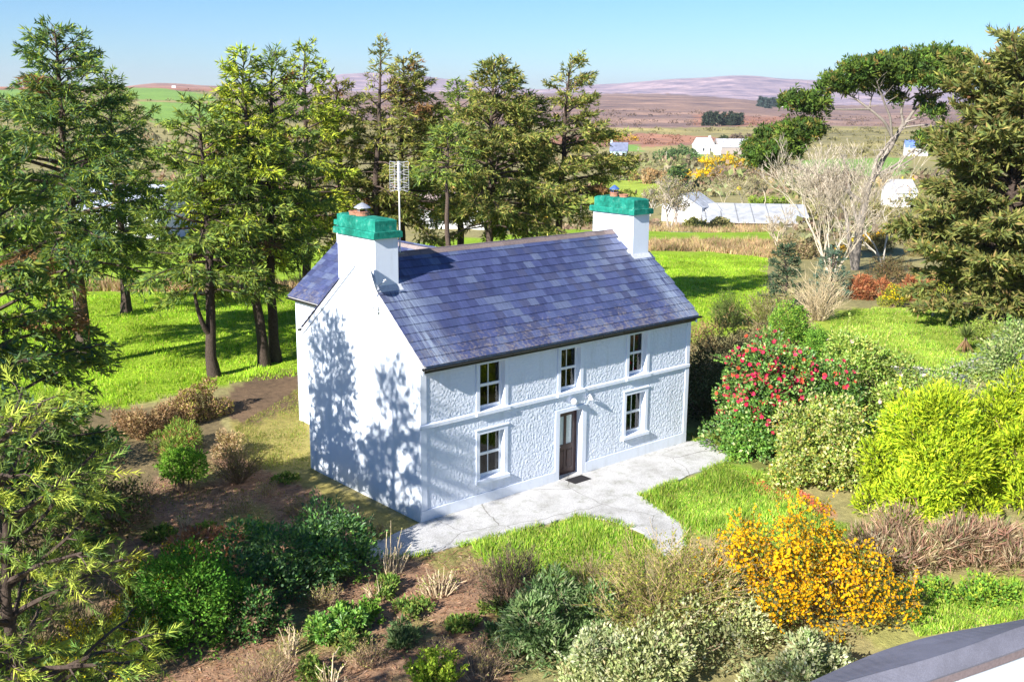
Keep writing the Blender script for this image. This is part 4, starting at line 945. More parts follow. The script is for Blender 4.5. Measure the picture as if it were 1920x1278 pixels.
# ------------------------------------------------------------------ umbrella pine with its hand-laid limbs, in image columns and rows at the tree's own depth
PD = 75.5
pb = gp(1602, 506); pine = thing('pine_tree', 'tall windswept pine with a flat umbrella crown and bare grey limbs', 'pine tree', pb)
dirv = unit(np.array([*(pb-CAMP)[:2], 0.0]))
def pq(px, py, dd=0.0): return at(px, py, math.hypot(*(pb-CAMP)[:2])+dd)-pb
LIMBS = [([(1602, 512, 0), (1612, 440, 0), (1622, 390, .1), (1634, 340, 0)], .34, .27), ([(1634, 340, 0), (1656, 300, .3), (1676, 270, .5), (1694, 236, .6)], .25, .17),
    ([(1634, 340, 0), (1640, 300, -.4), (1655, 280, -.6), (1672, 255, -.8)], .16, .12), ([(1694, 236, .6), (1712, 205, .8), (1740, 180, 1.0), (1786, 168, 1.3)], .15, .05), ([(1694, 236, .6), (1690, 210, .2), (1700, 180, 0), (1720, 150, -.5)], .12, .05),
    ([(1676, 262, .4), (1660, 230, -.6), (1630, 205, -1.2), (1590, 175, -1.6), (1556, 168, -1.8)], .14, .05), ([(1672, 255, -.8), (1668, 220, -1.4), (1650, 180, -2.2), (1640, 150, -2.8)], .11, .04),
    ([(1630, 205, -1.2), (1632, 185, -.6), (1640, 165, .6)], .08, .03), ([(1712, 205, .8), (1722, 178, 2.0), (1735, 150, 2.8)], .09, .03), ([(1740, 180, 1), (1765, 160, 0), (1790, 140, -.8)], .08, .03),
    ([(1700, 190, .3), (1745, 165, -.8), (1770, 150, -1.8)], .08, .03), ([(1690, 240, .6), (1730, 235, .8), (1760, 240, 1.0), (1795, 246, 1.4)], .09, .03),
    ([(1640, 330, .1), (1680, 310, .8), (1710, 288, 1.4), (1735, 270, 1.8)], .13, .06), ([(1652, 330, 0), (1668, 322, -.5), (1720, 290, -1.4), (1745, 272, -2)], .10, .05),
    ([(1625, 385, .1), (1580, 350, -1), (1530, 325, -1.6), (1490, 312, -2)], .16, .10), ([(1490, 312, -2), (1460, 300, -2.2), (1430, 290, -2.4)], .09, .04), ([(1500, 314, -2), (1505, 285, -2.6), (1490, 262, -3.2)], .08, .03),
    ([(1470, 305, -2.2), (1472, 280, -1.5), (1455, 262, -.8)], .06, .02), ([(1630, 205, -1.2), (1590, 205, -2.2), (1540, 206, -2.8), (1500, 196, -3)], .09, .03), ([(1560, 206, -2.6), (1530, 190, -2.2), (1510, 184, -1.8)], .05, .02),
    ([(1612, 430, .1), (1596, 380, .5), (1585, 330, .9), (1578, 290, 1.0)], .15, .08), ([(1690, 232, .6), (1745, 215, .2), (1800, 205, .0)], .07, .03), ([(1600, 505, .2), (1592, 440, .6), (1586, 400, .8), (1560, 370, .9)], .2, .1)]
PADS = [ # px, py, half width px, half height px, depth
    (1650, 128, 70, 14, -1.5), (1720, 122, 90, 20, 0), (1765, 116, 46, 20, .5), (1690, 140, 90, 16, 1.6), (1600, 152, 56, 13, -1.5), (1566, 165, 34, 10, -1.8), (1790, 132, 30, 18, 1.2), (1640, 158, 50, 10, .8), (1745, 146, 60, 14, -1.6), (1780, 155, 34, 12, 0),
    (1505, 192, 38, 14, -3), (1530, 200, 26, 12, -2.4), (1486, 188, 18, 8, -2), (1500, 250, 40, 16, -3), (1460, 258, 40, 16, -1.6), (1430, 288, 36, 15, -2.4), (1510, 240, 36, 12, -2.6), (1412, 276, 16, 9, -2.2), (1470, 280, 40, 14, -3), (1440, 306, 30, 10, -2.2),
    (1742, 262, 24, 10, 1.9), (1750, 276, 20, 8, -2), (1752, 210, 20, 8, .2), (1680, 185, 14, 6, .2), (1796, 246, 12, 5, 1.4), (1740, 188, 16, 7, 1.6)]
g = Geo(); g2 = Geo(); r = rng(77)
for k, (pts, r0, r1) in enumerate(LIMBS):
    P = np.array([pq(*q) for q in pts]); n = len(P)*4; u = np.linspace(0, 1, n); v = np.linspace(0, 1, len(P)); P = np.stack([np.interp(u, v, P[:, j]) for j in range(3)], 1)+np.cumsum(r.normal(0, .022, (n, 3)), 0)*np.minimum(u*4, 1)[:, None]
    P = np.concatenate([P[:1], (P[:-2]+P[1:-1]+P[2:])/3, P[-1:]])
    (g if k < 2 else g2).tube(P, r0+(r1-r0)*u, 8 if r0 > .1 else 5, np.array((.27, .235, .205))*r.uniform(.8, 1.1))
    if r0 < .2:
        for _ in range(10):
            i = r.integers(n//2, n); e = P[i]+unit(rdir(r, 1)[0]*[1, 1, .6]+[0, 0, .5])*r.uniform(.5, 1.6); g2.tube([P[i], (P[i]+e)/2+r.normal(0, .08, 3), e], [.035, .025, .01], 4, (.30, .26, .23), False)
g.build('trunk', M_BARK, pine, True)
cr = Geo()
for (px, py, hw, hh, dd) in PADS:
    c = pq(px, py, dd); k = 1/ppm(pb+c); hw *= 1.12; hh *= 1.1; n = int(20+hw*hh*.30); D = rdir(r, n, .2); D *= r.uniform(.35, 1.12, (n, 1))**.5
    P = c+RT*(D[:, :1]*hw*k)+dirv*(D[:, 1:2]*hw*k*.8)+np.array([0, 0, 1.])*(D[:, 2:]*hh*k*1.1)+r.normal(0, .15, (n, 3))
    C = pick(r, [((.10, .165, .035), 3), ((.16, .225, .04), 2), ((.065, .11, .032), 2), ((.24, .20, .055), 1)], n, .2); A = unit(rdir(r, n, 1.1))
    for j in range(11):
        A2 = unit(A+rdir(r, n)*.95); cr.leaf(P+A2*.10+r.normal(0, .05, (n, 3)), A2, rdir(r, n), (.38*r.uniform(.7, 1.2, n)), (.115), C*r.uniform(.85, 1.15), 0, .5)
    for _ in range(int(hw/7)):
        a, b = P[r.integers(n)], P[r.integers(n)]; m_ = c+np.array([0, 0, -hh*k*.8]); g2.tube([m_+(c-m_)*.2, (a+m_)/2, a], [.05, .03, .012], 4, (.27, .235, .2), False)
g2.build('branches', M_BARK, pine, True); cr.build('crown', M_NEEDLE, pine)

# ------------------------------------------------------------------ trees and shrubs round the right-hand lawn
def S(px, py, back=0): return spot(px, py, back)
P_LIME = [((.30, .40, .045), 3), ((.22, .34, .04), 2), ((.40, .45, .07), 1)]
P_GRN = [((.15, .31, .045), 3), ((.24, .41, .06), 2), ((.09, .20, .035), 1)]
P_DKG = [((.06, .145, .05), 3), ((.10, .22, .06), 2), ((.17, .33, .075), 1)]
P_OL = [((.30, .30, .07), 2), ((.22, .24, .05), 2), ((.42, .38, .10), 1)]
P_BRN = [((.34, .22, .12), 3), ((.25, .16, .09), 2), ((.44, .31, .17), 1)]
P_GRS = [((.45, .33, .22), 3), ((.34, .22, .15), 2), ((.5, .42, .28), 1), ((.2, .26, .08), .8)]
b = gp(1558, 528); bare_tree('bare_tree', 'bare grey many-stemmed tree in front of the umbrella pine', b, height_to(b, 1560, 250), .62, 101, (.50, .43, .34), 7, .085, 7, up=.5, len_k=.76, fork_h=.2, split=(2, 4), rmin=.012)
b = gp(1655, 500); bare_tree('bare_tree', 'low bare tree with pale twigs spreading right of the pine trunk', b, height_to(b, 1680, 370), .8, 102, (.52, .46, .38), 5, .1, 3, up=.35, fork_h=.25, rmin=.012)
b = S(1475, 590, .5); spruce('young_fir', 'small bluish young fir beside the field left of the bare tree', b, height_to(b, 1468, 462), 1.5, .03, [((.06, .10, .06), 2), ((.10, .14, .08), 1)], 103, limbs=46, trunk_r=.07, cat='young fir', shoot=(.2, .07), droop=.5, top_pow=.9, dead=0)
b = S(1560, 560, .5); spruce('young_fir', 'bluish-green young fir growing under the bare tree', b, 2.9, 1.35, .03, P_BLU, 104, limbs=46, trunk_r=.07, cat='young fir', shoot=(.2, .07), droop=.5, dead=0)
twiggy('willow_shrub', 'fan of pale bare willow stems in front of the young firs', S(1535, 600), 2.3, 1.6, 3.2, 105, 110, None, (.55, .44, .28), .016, 5, .15, spread=.2)
twiggy('broom_shrub', 'feathery dark green broom standing in the field right of the roof', S(1364, 612), 1.1, .9, 2.0, 106, 130, (26, [((.10, .16, .04), 2), ((.17, .21, .06), 1)], (.10, .03)), (.16, .18, .06), .009, 4, .2)
bush('gorse_bush', 'yellow-flowered young gorse in front of the russet bracken bank', S(1673, 575), .75, .7, 1.25, [((.35, .36, .05), 2), ((.24, .28, .05), 2)], 107, 2600, (.12, .05), 10, flowers=(160, [((.85, .62, .02), 1)], .05, lambda q: q[:, 2] > .4))
for k, (px, py, w_, h_, lab) in enumerate(((1625, 566, 1.6, 1.2, 'left end of the russet bracken bank behind the lawn'), (1700, 570, 1.5, 1.3, 'russet bracken heap behind the young gorse'), (1745, 572, 1.4, 1.3, 'russet bracken heap at the foot of the great cypress'))):
    bush('bracken_heap', lab, S(px, py-8), w_, 1.0, h_, [((.42, .16, .075), 3), ((.32, .12, .06), 2), ((.5, .26, .13), 1)], 110+k, 4200, (.24, .06), 12, cat='bracken', group='bracken heaps behind the lawn', stems=0)
for k, (px, py, w_, h_, lab) in enumerate(((1640, 470, 2.2, 1.9, 'flowering gorse mound just right of the pine trunk'), (1690, 440, 2.6, 1.8, 'flowering gorse mound below the white cottage'), (1735, 480, 2.2, 1.9, 'flowering gorse mound beside the great cypress'), (1580, 484, 1.6, 1.3, 'small flowering gorse mound left of the pine trunk'))):
    bush('gorse_bush', lab, S(px, py), w_, w_*.8, h_, [((.26, .20, .07), 2), ((.33, .24, .10), 2), ((.16, .17, .05), 1)], 120+k, 5200, (.16, .07), 16, cat='gorse bush', group='gorse beyond the lawn', flowers=(340, [((.80, .50, .02), 2), ((.7, .42, .02), 1)], .075, lambda q: (q[:, 2] > .45) & (np.sin(q[:, 0]*5+k)+np.cos(q[:, 1]*4) > .1)))
bush('scrub_bush', 'dark brown scrub between the pine and the lawn', S(1660, 530), 2.4, 1.5, 1.8, [((.20, .13, .07), 2), ((.13, .12, .05), 2)], 126, 6000, (.17, .05), 16)
bush('conifer_bush', 'low spreading grey-green conifer under the great cypress', S(1850, 600, 1), 2.6, 1.6, 2.6, P_CYP+P_BLU, 127, 9000, (.22, .08), 20, spray='cross')
for k, (px, py, lab) in enumerate(((1749, 594, 'left wooden fence post at the back of the lawn'), (1857, 598, 'right wooden fence post at the back of the lawn'))):
    b = gp(px, py); g = Geo(); g.tube([b+[0, 0, -.2], b+[0, 0, .62]], [.075, .07], 8, (.52, .45, .36)); g.tube([b+[0, 0, .62], b+[0, 0, .65]], [.07, .04], 8, (.55, .48, .40)); tag(g.build('fence_post', M_BARK), lab, 'fence post', 'fence posts behind the lawn')
b = gp(1783, 612); bare_tree('sapling', 'thin sapling with yellow-green spring leaves at the back of the lawn', b, 2.6, .5, 130, (.4, .33, .22), 4, .03, 1, cat='sapling', up=.6, fork_h=.42, buds=(7, [((.5, .50, .05), 1), ((.40, .42, .05), 1)], .09, .14))
r = rng(131); b = gp(1808, 662); t = thing('cabbage_palm', 'spiky green plant with a skirt of dead leaves on the lawn', 'palm plant', b)
n = 110; a = r.uniform(0, 6.28, n); el = r.uniform(.1, 1.4, n); D = np.stack([np.cos(a)*np.cos(el), np.sin(a)*np.cos(el), np.sin(el)], 1); g = Geo(); P0 = np.tile([0, 0, .75], (n, 1)); g.leaf(P0, D, np.cross(D, np.cross(D, [0, 0, 1.])), .8, .06, pick(r, [((.12, .17, .05), 1), ((.2, .24, .07), 1)], n), .1, .3); g.build('leaves', M_LEAF, t)
n = 90; a = r.uniform(0, 6.28, n); D = unit(np.stack([np.cos(a), np.sin(a), np.full(n, -1.5)], 1)); g = Geo(); g.leaf(np.tile([0, 0, .75], (n, 1))+D*.05, D, D[:, [1, 0, 2]], .75, .07, pick(r, P_BRN, n), .1, .4); g.build('dead_skirt', M_LEAF, t)
g = Geo(); g.tube([(0, 0, -.05), (0, 0, .78)], [.11, .08], 7, (.2, .15, .1)); g.build('trunk', M_BARK, t)
twiggy('shrub', 'airy yellow-green shrub at the right edge of the lawn', S(1850, 640), 1.7, 1.3, 1.3, 132, 90, (34, [((.30, .38, .07), 2), ((.22, .32, .06), 1)], (.09, .05)), TWIG_T, .008)
def fan_branch(name, label, pts, dist, seed, pal, cat='fallen branch', w_=.5, drop=.35):
    """a long conifer bough laid in the air or along the ground"""
    r = rng(seed); P = np.array([S(px, py)+np.array([0, 0, z]) for px, py, z in pts]); b = P[0].copy(); P = P-b; t = thing(name, label, cat, b)
    u = np.linspace(0, 1, 24); v = np.linspace(0, 1, len(P)); Q = np.stack([np.interp(u, v, P[:, j]) for j in range(3)], 1)
    g = Geo(); g.tube(Q, .05*(1-u)+.012, 5, (.42, .38, .34)); c = Geo()
    for i in range(2, 24):
        for sgn in (-1, 1):
            T = unit(Q[i]-Q[i-1]); sd = unit(np.cross(T, [0, 0, 1.]))*sgn; L = w_*r.uniform(.5, 1.2); d = unit(T*.8+sd+np.array([0, 0, -drop])); e = Q[i]+d*L; g.tube([Q[i], (Q[i]+e)/2, e], [.014, .01, .004], 3, (.42, .38, .34), False)
            m = 26; f = r.uniform(.1, 1, m)[:, None]; shoots(c, r, Q[i]+d*L*f+r.normal(0, .03, (m, 3)), unit(d+rdir(r, m)*.8), .16, .06, pick(r, pal, m), 'cross')
    g.build('bough', M_TWIG, t); c.build('needles', M_NEEDLE, t)
P_SIL = [((.24, .28, .24), 2), ((.17, .22, .17), 2), ((.33, .34, .28), 1)]
fan_branch('conifer_bough', 'silvery conifer bough lying between the lawn and the golden cypress', [(1655, 700, .3), (1700, 706, .5), (1760, 712, .45), (1800, 716, .3)], 0, 140, P_SIL, 'bough', .7)
fan_branch('conifer_bough', 'silvery conifer bough by the spiky plant with the dead skirt', [(1780, 705, .4), (1830, 700, .6), (1890, 690, .8), (1960, 684, .9)], 0, 141, P_SIL, 'bough', .8)
fan_branch('conifer_bough', 'bleached bough sweeping down in front of the great cypress', [(1960, 610, 4.0), (1900, 606, 4.6), (1850, 602, 5.2), (1800, 596, 5.9)], 0, 142, [((.36, .36, .26), 2), ((.26, .28, .18), 1)], 'bough', .8, .8)
bush('conifer_bush', 'silvery spreading conifer at the right edge beyond the golden cypress', S(1905, 700), 2.2, 1.6, 1.9, P_SIL+P_MID, 143, 7000, (.2, .07), 16, spray='cross')

# right of the house
bush('scrub_bush', 'tangle of brown brambles against the right end of the house', S(1372, 700, .5), 3.0, 2.2, 1.9, [((.34, .22, .11), 3), ((.22, .19, .07), 2), ((.42, .30, .15), 1)], 150, 12000, (.17, .035), 26, up=.4)
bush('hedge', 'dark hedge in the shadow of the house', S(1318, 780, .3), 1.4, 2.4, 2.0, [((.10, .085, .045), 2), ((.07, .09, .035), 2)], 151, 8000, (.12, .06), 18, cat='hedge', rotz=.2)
bush('shrub', 'bright green leafy shrub between the brambles and the lawn', S(1480, 650, .4), 1.5, 1.2, 1.9, P_GRN+[((.26, .36, .05), 2)], 152, 9000, (.10, .065), 18)
bush('shrub', 'smaller bright green shrub at the left edge of the lawn', S(1530, 672, .3), 1.1, 1.0, 1.1, P_GRN, 153, 5000, (.10, .065), 14)
bush('shrub', 'yellow-green shrub behind the red camellia', S(1470, 705), 1.6, 1.0, 1.0, P_LIME, 154, 5000, (.11, .05), 14)
twiggy('shrub', 'olive twiggy shrub between the field and the bright green shrub', S(1440, 610), 2.2, 1.5, 2.0, 155, 90, (30, [((.20, .22, .06), 2), ((.28, .24, .08), 1)], (.09, .045)), TWIG_T, .010)
low = lambda q: q[:, 2] > -1
bush('camellia_bush', 'camellia thick with red flowers right of the path', S(1468, 866, 1.6), 2.7, 2.0, 4.1, [((.12, .26, .045), 3), ((.19, .35, .06), 2), ((.075, .17, .035), 2), ((.42, .46, .18), .7)], 160, 30000, (.125, .082), 54, (.20, .30), M_GLOSS, 'camellia', flowers=(760, [((.62, .03, .10), 3), ((.75, .06, .14), 2), ((.70, .10, .06), 1)], .088, lambda q: (q[:, 2] > .36+.22*np.sin(q[:, 0]*4)) & (q[:, 0] < .6)), rotz=math.atan2(RT[1], RT[0]))
bush('camellia_bush', 'paler camellia with scattered pink flowers behind the red one', S(1635, 856, 2.4), 2.6, 1.7, 3.9, [((.30, .40, .07), 2), ((.20, .32, .05), 2), ((.46, .46, .12), 1)], 161, 21000, (.12, .08), 44, (.20, .30), M_GLOSS, 'camellia', flowers=(60, [((.85, .55, .58), 1)], .09, low), rotz=math.atan2(RT[1], RT[0]))
bush('variegated_shrub', 'rounded shrub with cream-splashed leaves before the red camellia', S(1545, 926, 1.0), 1.75, 1.3, 2.9, [((.38, .44, .08), 3), ((.19, .30, .05), 2), ((.60, .57, .26), 1.4), ((.50, .38, .08), .6)], 162, 19000, (.11, .075), 40, (.22, .32), M_GLOSS, rotz=math.atan2(RT[1], RT[0]))
bush('shrub', 'dark green shrub filling the gap between the red camellia and the house path', S(1400, 862, .6), .9, .8, 2.0, P_GRN, 169, 7000, (.11, .07), 20, (.24, .34), M_GLOSS)
P_GOLD = [((.44, .54, .030), 3), ((.35, .47, .03), 2), ((.55, .60, .05), 1), ((.19, .29, .03), 1)]
bush('golden_cypress', 'large rounded golden-green cypress in front of the camellias', S(1728, 985, 1.4), 2.25, 1.9, 4.05, P_GOLD, 163, 42000, (.15, .058), 60, (.20, .30), M_LEAF, 'cypress shrub', spray='cross', shape='cone', up=.5, stem_c=(.34, .22, .15))
bush('golden_cypress', 'second golden cypress cut by the right edge of the photograph', S(1925, 975, 1.8), 2.0, 1.9, 4.2, P_GOLD, 164, 34000, (.15, .058), 60, (.20, .30), M_LEAF, 'cypress shrub', spray='cross', up=.5, stem_c=(.34, .22, .15))
bush('shrub', 'pale-leaved shrub behind the golden cypresses', S(1868, 860, 4.0), 2.0, 1.6, 3.6, [((.24, .33, .10), 2), ((.36, .42, .18), 2), ((.16, .24, .06), 1)], 165, 12000, (.12, .08), 22)
bush('dead_flower_bed', 'long bank of dried reddish stems along the right of the garden', S(1790, 1075, .8), 2.9, 1.0, 1.05, P_GRS+[((.42, .24, .18), 2)], 166, 11000, (.36, .028), 30, (.2, .3), M_LEAF, 'dry plants', up=.9, rotz=-.75, stems=0)
bush('dead_flower_bed', 'short bank of dry tan stems left of the long dried bank', S(1655, 1068, .3), 1.2, .8, .75, P_GRS, 167, 5000, (.3, .028), 16, (.2, .3), M_LEAF, 'dry plants', up=.8, stems=0)
bush('groundcover_clump', 'low green leafy clump below the long dried bank', S(1810, 1128), 1.6, .5, .35, P_GRN+P_LIME, 168, 3500, (.09, .06), 14, cat='ground cover', rotz=-.75, stems=0)

# ------------------------------------------------------------------ foreground garden
P_ORG = [((.78, .42, .012), 3), ((.85, .52, .02), 2), ((.62, .27, .01), 1)]
bush('gorse_bush', 'big gorse bush covered in orange-yellow flowers at lower right', S(1490, 1180, .5), 2.5, 1.7, 2.65, [((.12, .16, .035), 2), ((.19, .21, .05), 1), ((.30, .20, .08), .6)], 170, 15000, (.10, .03), 64, (.13, .24), cat='gorse bush', flowers=(10500, P_ORG, .042, lambda q: (q[:, 2] > .10) & (np.sin(q[:, 0]*7+q[:, 2]*5)+np.cos(q[:, 1]*8-q[:, 2]*4) > -1.5)), stray_pal=P_ORG, strays=230, rotz=math.atan2(RT[1], RT[0])-.25, up=.4, fill=.2)
twiggy('shrub', 'olive twiggy shrub beside the orange gorse', S(1245, 1200, .5), 2.62, 1.80, 2.30, 171, 230, (34, P_OL+[((.24, .30, .05), 2)], (.065, .035)), (.46, .33, .18), .009, 6, .5, spread=.2)
twiggy('shrub', 'dark bare-stemmed shrub at the edge of the shaded lawn', S(960, 1150, .3), 1.23, 0.96, 1.65, 172, 130, (10, [((.10, .12, .05), 1), ((.15, .11, .06), 1)], (.06, .03)), (.20, .14, .10), .009, 6, .25, spread=.35)
bush('buddleia_shrub', 'grey-green willowy shrub at the bottom left of the olive shrub', S(1050, 1225, .3), 1.38, 1.00, 1.49, [((.20, .30, .12), 3), ((.14, .22, .08), 2), ((.34, .40, .22), 1)], 173, 8500, (.17, .045), 20, up=.5)
bush('groundcover_shrub', 'pale grey-leaved shrub along the bottom edge', S(1270, 1265, .2), 3.90, 1.00, 1.02, [((.40, .42, .20), 3), ((.28, .32, .13), 2), ((.52, .52, .34), 1)], 174, 14000, (.10, .055), 34, (.18, .3), up=.5)
twiggy('shrub', 'upright bright green young shrub at the bottom edge', S(815, 1300), .75, .6, 1.15, 175, 34, (90, P_LIME, (.075, .042)), (.26, .2, .1), .010, 3, .1, leaf_from=.25)
bush('rhododendron', 'broad dark green rhododendron left of the concrete path', S(555, 1110, .9), 2.04, 1.40, 1.75, P_DKG+[((.16, .34, .05), .8)], 176, 17000, (.12, .055), 30, (.24, .4), M_GLOSS)
bush('shrub', 'small light green shrub in front of the dark rhododendron', S(640, 1190), .7, .5, .6, [((.14, .30, .05), 2), ((.24, .40, .06), 1)], 177, 2400, (.11, .065), 9, mat=M_GLOSS)
bush('shrub', 'rounded fresh green shrub at the bottom left', S(372, 1215, .5), 1.31, 1.14, 1.93, [((.08, .20, .03), 3), ((.15, .30, .04), 2)], 178, 13000, (.09, .05), 22)
twiggy('flowering_shrub', 'upper shrub with small yellow flowers left of the fresh green one', S(285, 1170, .5), 1.14, 0.96, 1.76, 179, 80, (36, [((.16, .20, .05), 2), ((.26, .27, .06), 1)], (.06, .035)), (.25, .2, .1), .009, 5, .3, flowers=(.8, 46, [((.72, .58, .03), 3), ((.6, .45, .02), 1)], (.05, .045), .5))
twiggy('flowering_shrub', 'lower shrub with small yellow flowers at the bottom left corner', S(200, 1290, .5), 1.44, 1.08, 1.54, 180, 90, (36, [((.16, .20, .05), 2), ((.26, .27, .06), 1)], (.06, .035)), (.25, .2, .1), .009, 5, .3, flowers=(.8, 46, [((.72, .58, .03), 3), ((.6, .45, .02), 1)], (.05, .045), .5))
bush('dry_shrub', 'orange-tan dry shrub above the yellow-flowered shrub', S(385, 1068, .2), 1.06, 0.84, 0.96, [((.55, .28, .15), 3), ((.42, .22, .14), 2), ((.45, .34, .28), 1)], 181, 4200, (.12, .05), 14)
def cut_stump(label, px, py, rx, h, n, seed, lean=(0, 0)):
    return twiggy('cut_shrub', label, S(px, py), rx, rx*.8, h, seed, n, (2, [((.25, .30, .06), 1)], (.06, .035)), (.58, .46, .30), .017, 1, .0, 'cut shrub', lean, 'shrubs cut back to stumps', .6, .55, .7, None, 5, .8)
cut_stump('hard-pruned shrub of pale stumps in the middle of the bed', 822, 1112, .62, .95, 60, 190)
cut_stump('tall hard-pruned shrub at the end of the concrete path', 735, 1075, .5, 1.35, 30, 191, (.15, .1))
cut_stump('small hard-pruned shrub beside the rhododendron', 708, 1120, .36, .8, 20, 192, (-.1, 0))
cut_stump('hard-pruned shrub at the bottom of the bed', 545, 1225, .42, .9, 26, 193, (-.05, 0))
cut_stump('pale dry stump cut off by the bottom edge', 620, 1290, .4, .8, 26, 194)
cut_stump('small stump of pale sticks on the bare soil at left', 350, 985, .4, .7, 18, 195)
twiggy('shrub', 'low thorny brown shrub beside the gable wall', S(640, 985), .85, .7, .7, 196, 80, None, (.27, .19, .15), .007, 5, .5)
twiggy('shrub', 'olive-brown twiggy shrub on the bare soil left of the gable', S(447, 905), 1.02, 0.90, 1.44, 197, 120, (10, [((.22, .20, .06), 1), ((.28, .25, .08), 1)], (.06, .035)), (.28, .20, .12), .009, 6, .3, spread=.15)
bush('shrub', 'bright green leafy shrub on a bare stem at left', S(345, 925, .2), .72, .65, 1.35, [((.16, .32, .04), 2), ((.26, .42, .06), 1)], 198, 6500, (.09, .055), 14, zlow=.45)
bush('shrub', 'green and red heathery shrub behind the bare-stemmed shrub', S(340, 852, .4), 1.0, .9, 1.0, [((.24, .32, .06), 3), ((.36, .15, .09), 1), ((.16, .26, .05), 2)], 199, 6000, (.14, .03), 16, up=.6)
bush('shrub', 'dry tan shrub between the clipped hedge and the mossy yard', S(430, 852), .55, .5, .9, [((.45, .33, .20), 3), ((.30, .24, .1), 1)], 200, 2600, (.1, .04), 10)
bush('clipped_hedge', 'taller russet end of the clipped hedge along the field', S(372, 785, .2), 1.15, .75, 1.15, P_BRN+[((.30, .30, .06), 2)], 201, 8500, (.09, .05), 22, (.26, .36), cat='hedge', shape='slab', rotz=.35)
bush('clipped_hedge', 'lower brown run of the clipped hedge along the field', S(285, 812, .2), 1.5, .7, .8, P_BRN, 202, 8000, (.09, .05), 24, (.26, .36), cat='hedge', shape='slab', rotz=.35)
bush('undergrowth_bush', 'dark bramble bush under the spruces at the far left', S(90, 900, .5), 2.4, 1.7, 1.5, P_DKG+[((.20, .14, .08), 2)], 203, 10000, (.11, .06), 22)
bush('undergrowth_bush', 'brown and green undergrowth at the left behind the near spruce', S(200, 1000, .3), 1.7, 1.2, 1.0, [((.22, .15, .09), 2), ((.13, .17, .05), 2), ((.30, .22, .13), 1)], 204, 7000, (.11, .05), 18)
twiggy('shrub', 'tangle of tall bare brown stems under the near spruce', S(90, 1240), 1.8, 1.2, 2.2, 205, 120, (5, [((.2, .2, .06), 1)], (.06, .03)), (.30, .21, .13), .011, 5, .3, spread=.6)
twiggy('shrub', 'tangle of bare tan stems at the left edge above the yellow shrubs', S(60, 1080), 1.6, 1.2, 2.0, 206, 100, (5, [((.2, .2, .06), 1)], (.06, .03)), (.34, .25, .16), .011, 5, .3, spread=.6)

for k, (px, py, rx_, h_, kind_, lab) in enumerate((
    (470, 1190, .8, .9, 0, 'low dark tangle right of the fresh green shrub'), (500, 1285, .8, .9, 1, 'brown dead stems at the bottom edge below the pruned shrub'), (690, 1245, .55, .6, 1, 'thin dead stems on the shaded soil'), (905, 1265, .8, .9, 1, 'dead stems left of the willowy shrub'),
    (950, 1215, .5, .6, 2, 'small grey-green weed clump left of the willowy shrub'), (760, 1205, .4, .45, 2, 'small weed clump on the shaded soil'), (1110, 1100, .9, 1.0, 1, 'brown stems between the shaded lawn and the olive shrub'), (1120, 1290, 1.2, 1.1, 3, 'silver-leaved shrub at the bottom under the olive shrub'),
    (1500, 1290, 1.4, .9, 3, 'silver-leaved shrub at the bottom under the orange gorse'), (560, 960, .6, .45, 1, 'dead stems on the soil near the gable'), (700, 1010, .5, .5, 1, 'dead stems at the end of the path'), (260, 940, .9, .9, 1, 'brown stems behind the near spruce tips'),
    (590, 1025, .5, .5, 4, 'young green shoots behind the rhododendron'), (690, 1160, .5, .5, 4, 'young green shoots right of the rhododendron'), (480, 1005, .5, .4, 4, 'green weeds on the bare soil above the rhododendron'), (1340, 1065, .9, .9, 1, 'tan stems in front of the orange gorse'), (640, 1085, .7, .8, 4, 'light green sprigs at the right end of the rhododendron'))):
    b = S(px, py)
    if kind_ == 0: bush('shrub', lab, b, rx_, rx_*.8, h_, P_DKG+[((.2, .14, .09), 2)], 220+k, 3600, (.10, .05), 12)
    elif kind_ == 1: twiggy('dead_plant', lab, b, rx_, rx_*.8, h_, 220+k, 60, (3, [((.30, .26, .10), 1)], (.05, .03)), (.38, .27, .18), .007, 5, .3, 'dead plant', spread=.5, group='dead plants in the garden')
    elif kind_ == 2: bush('weed_clump', lab, b, rx_, rx_, h_, [((.16, .24, .10), 2), ((.11, .17, .07), 1)], 220+k, 900, (.16, .04), 8, up=.8, cat='weeds', stems=0)
    elif kind_ == 3: bush('groundcover_shrub', lab, b, rx_, rx_*.7, h_, [((.42, .45, .24), 3), ((.28, .34, .15), 2), ((.54, .55, .38), 1)], 220+k, 6000, (.10, .055), 18, (.2, .32), up=.5)
    else: twiggy('young_plant', lab, b, rx_, rx_, h_, 220+k, 26, (34, P_GRN, (.08, .045)), (.25, .2, .1), .007, 3, .2, 'young shoots')
r = rng(260)
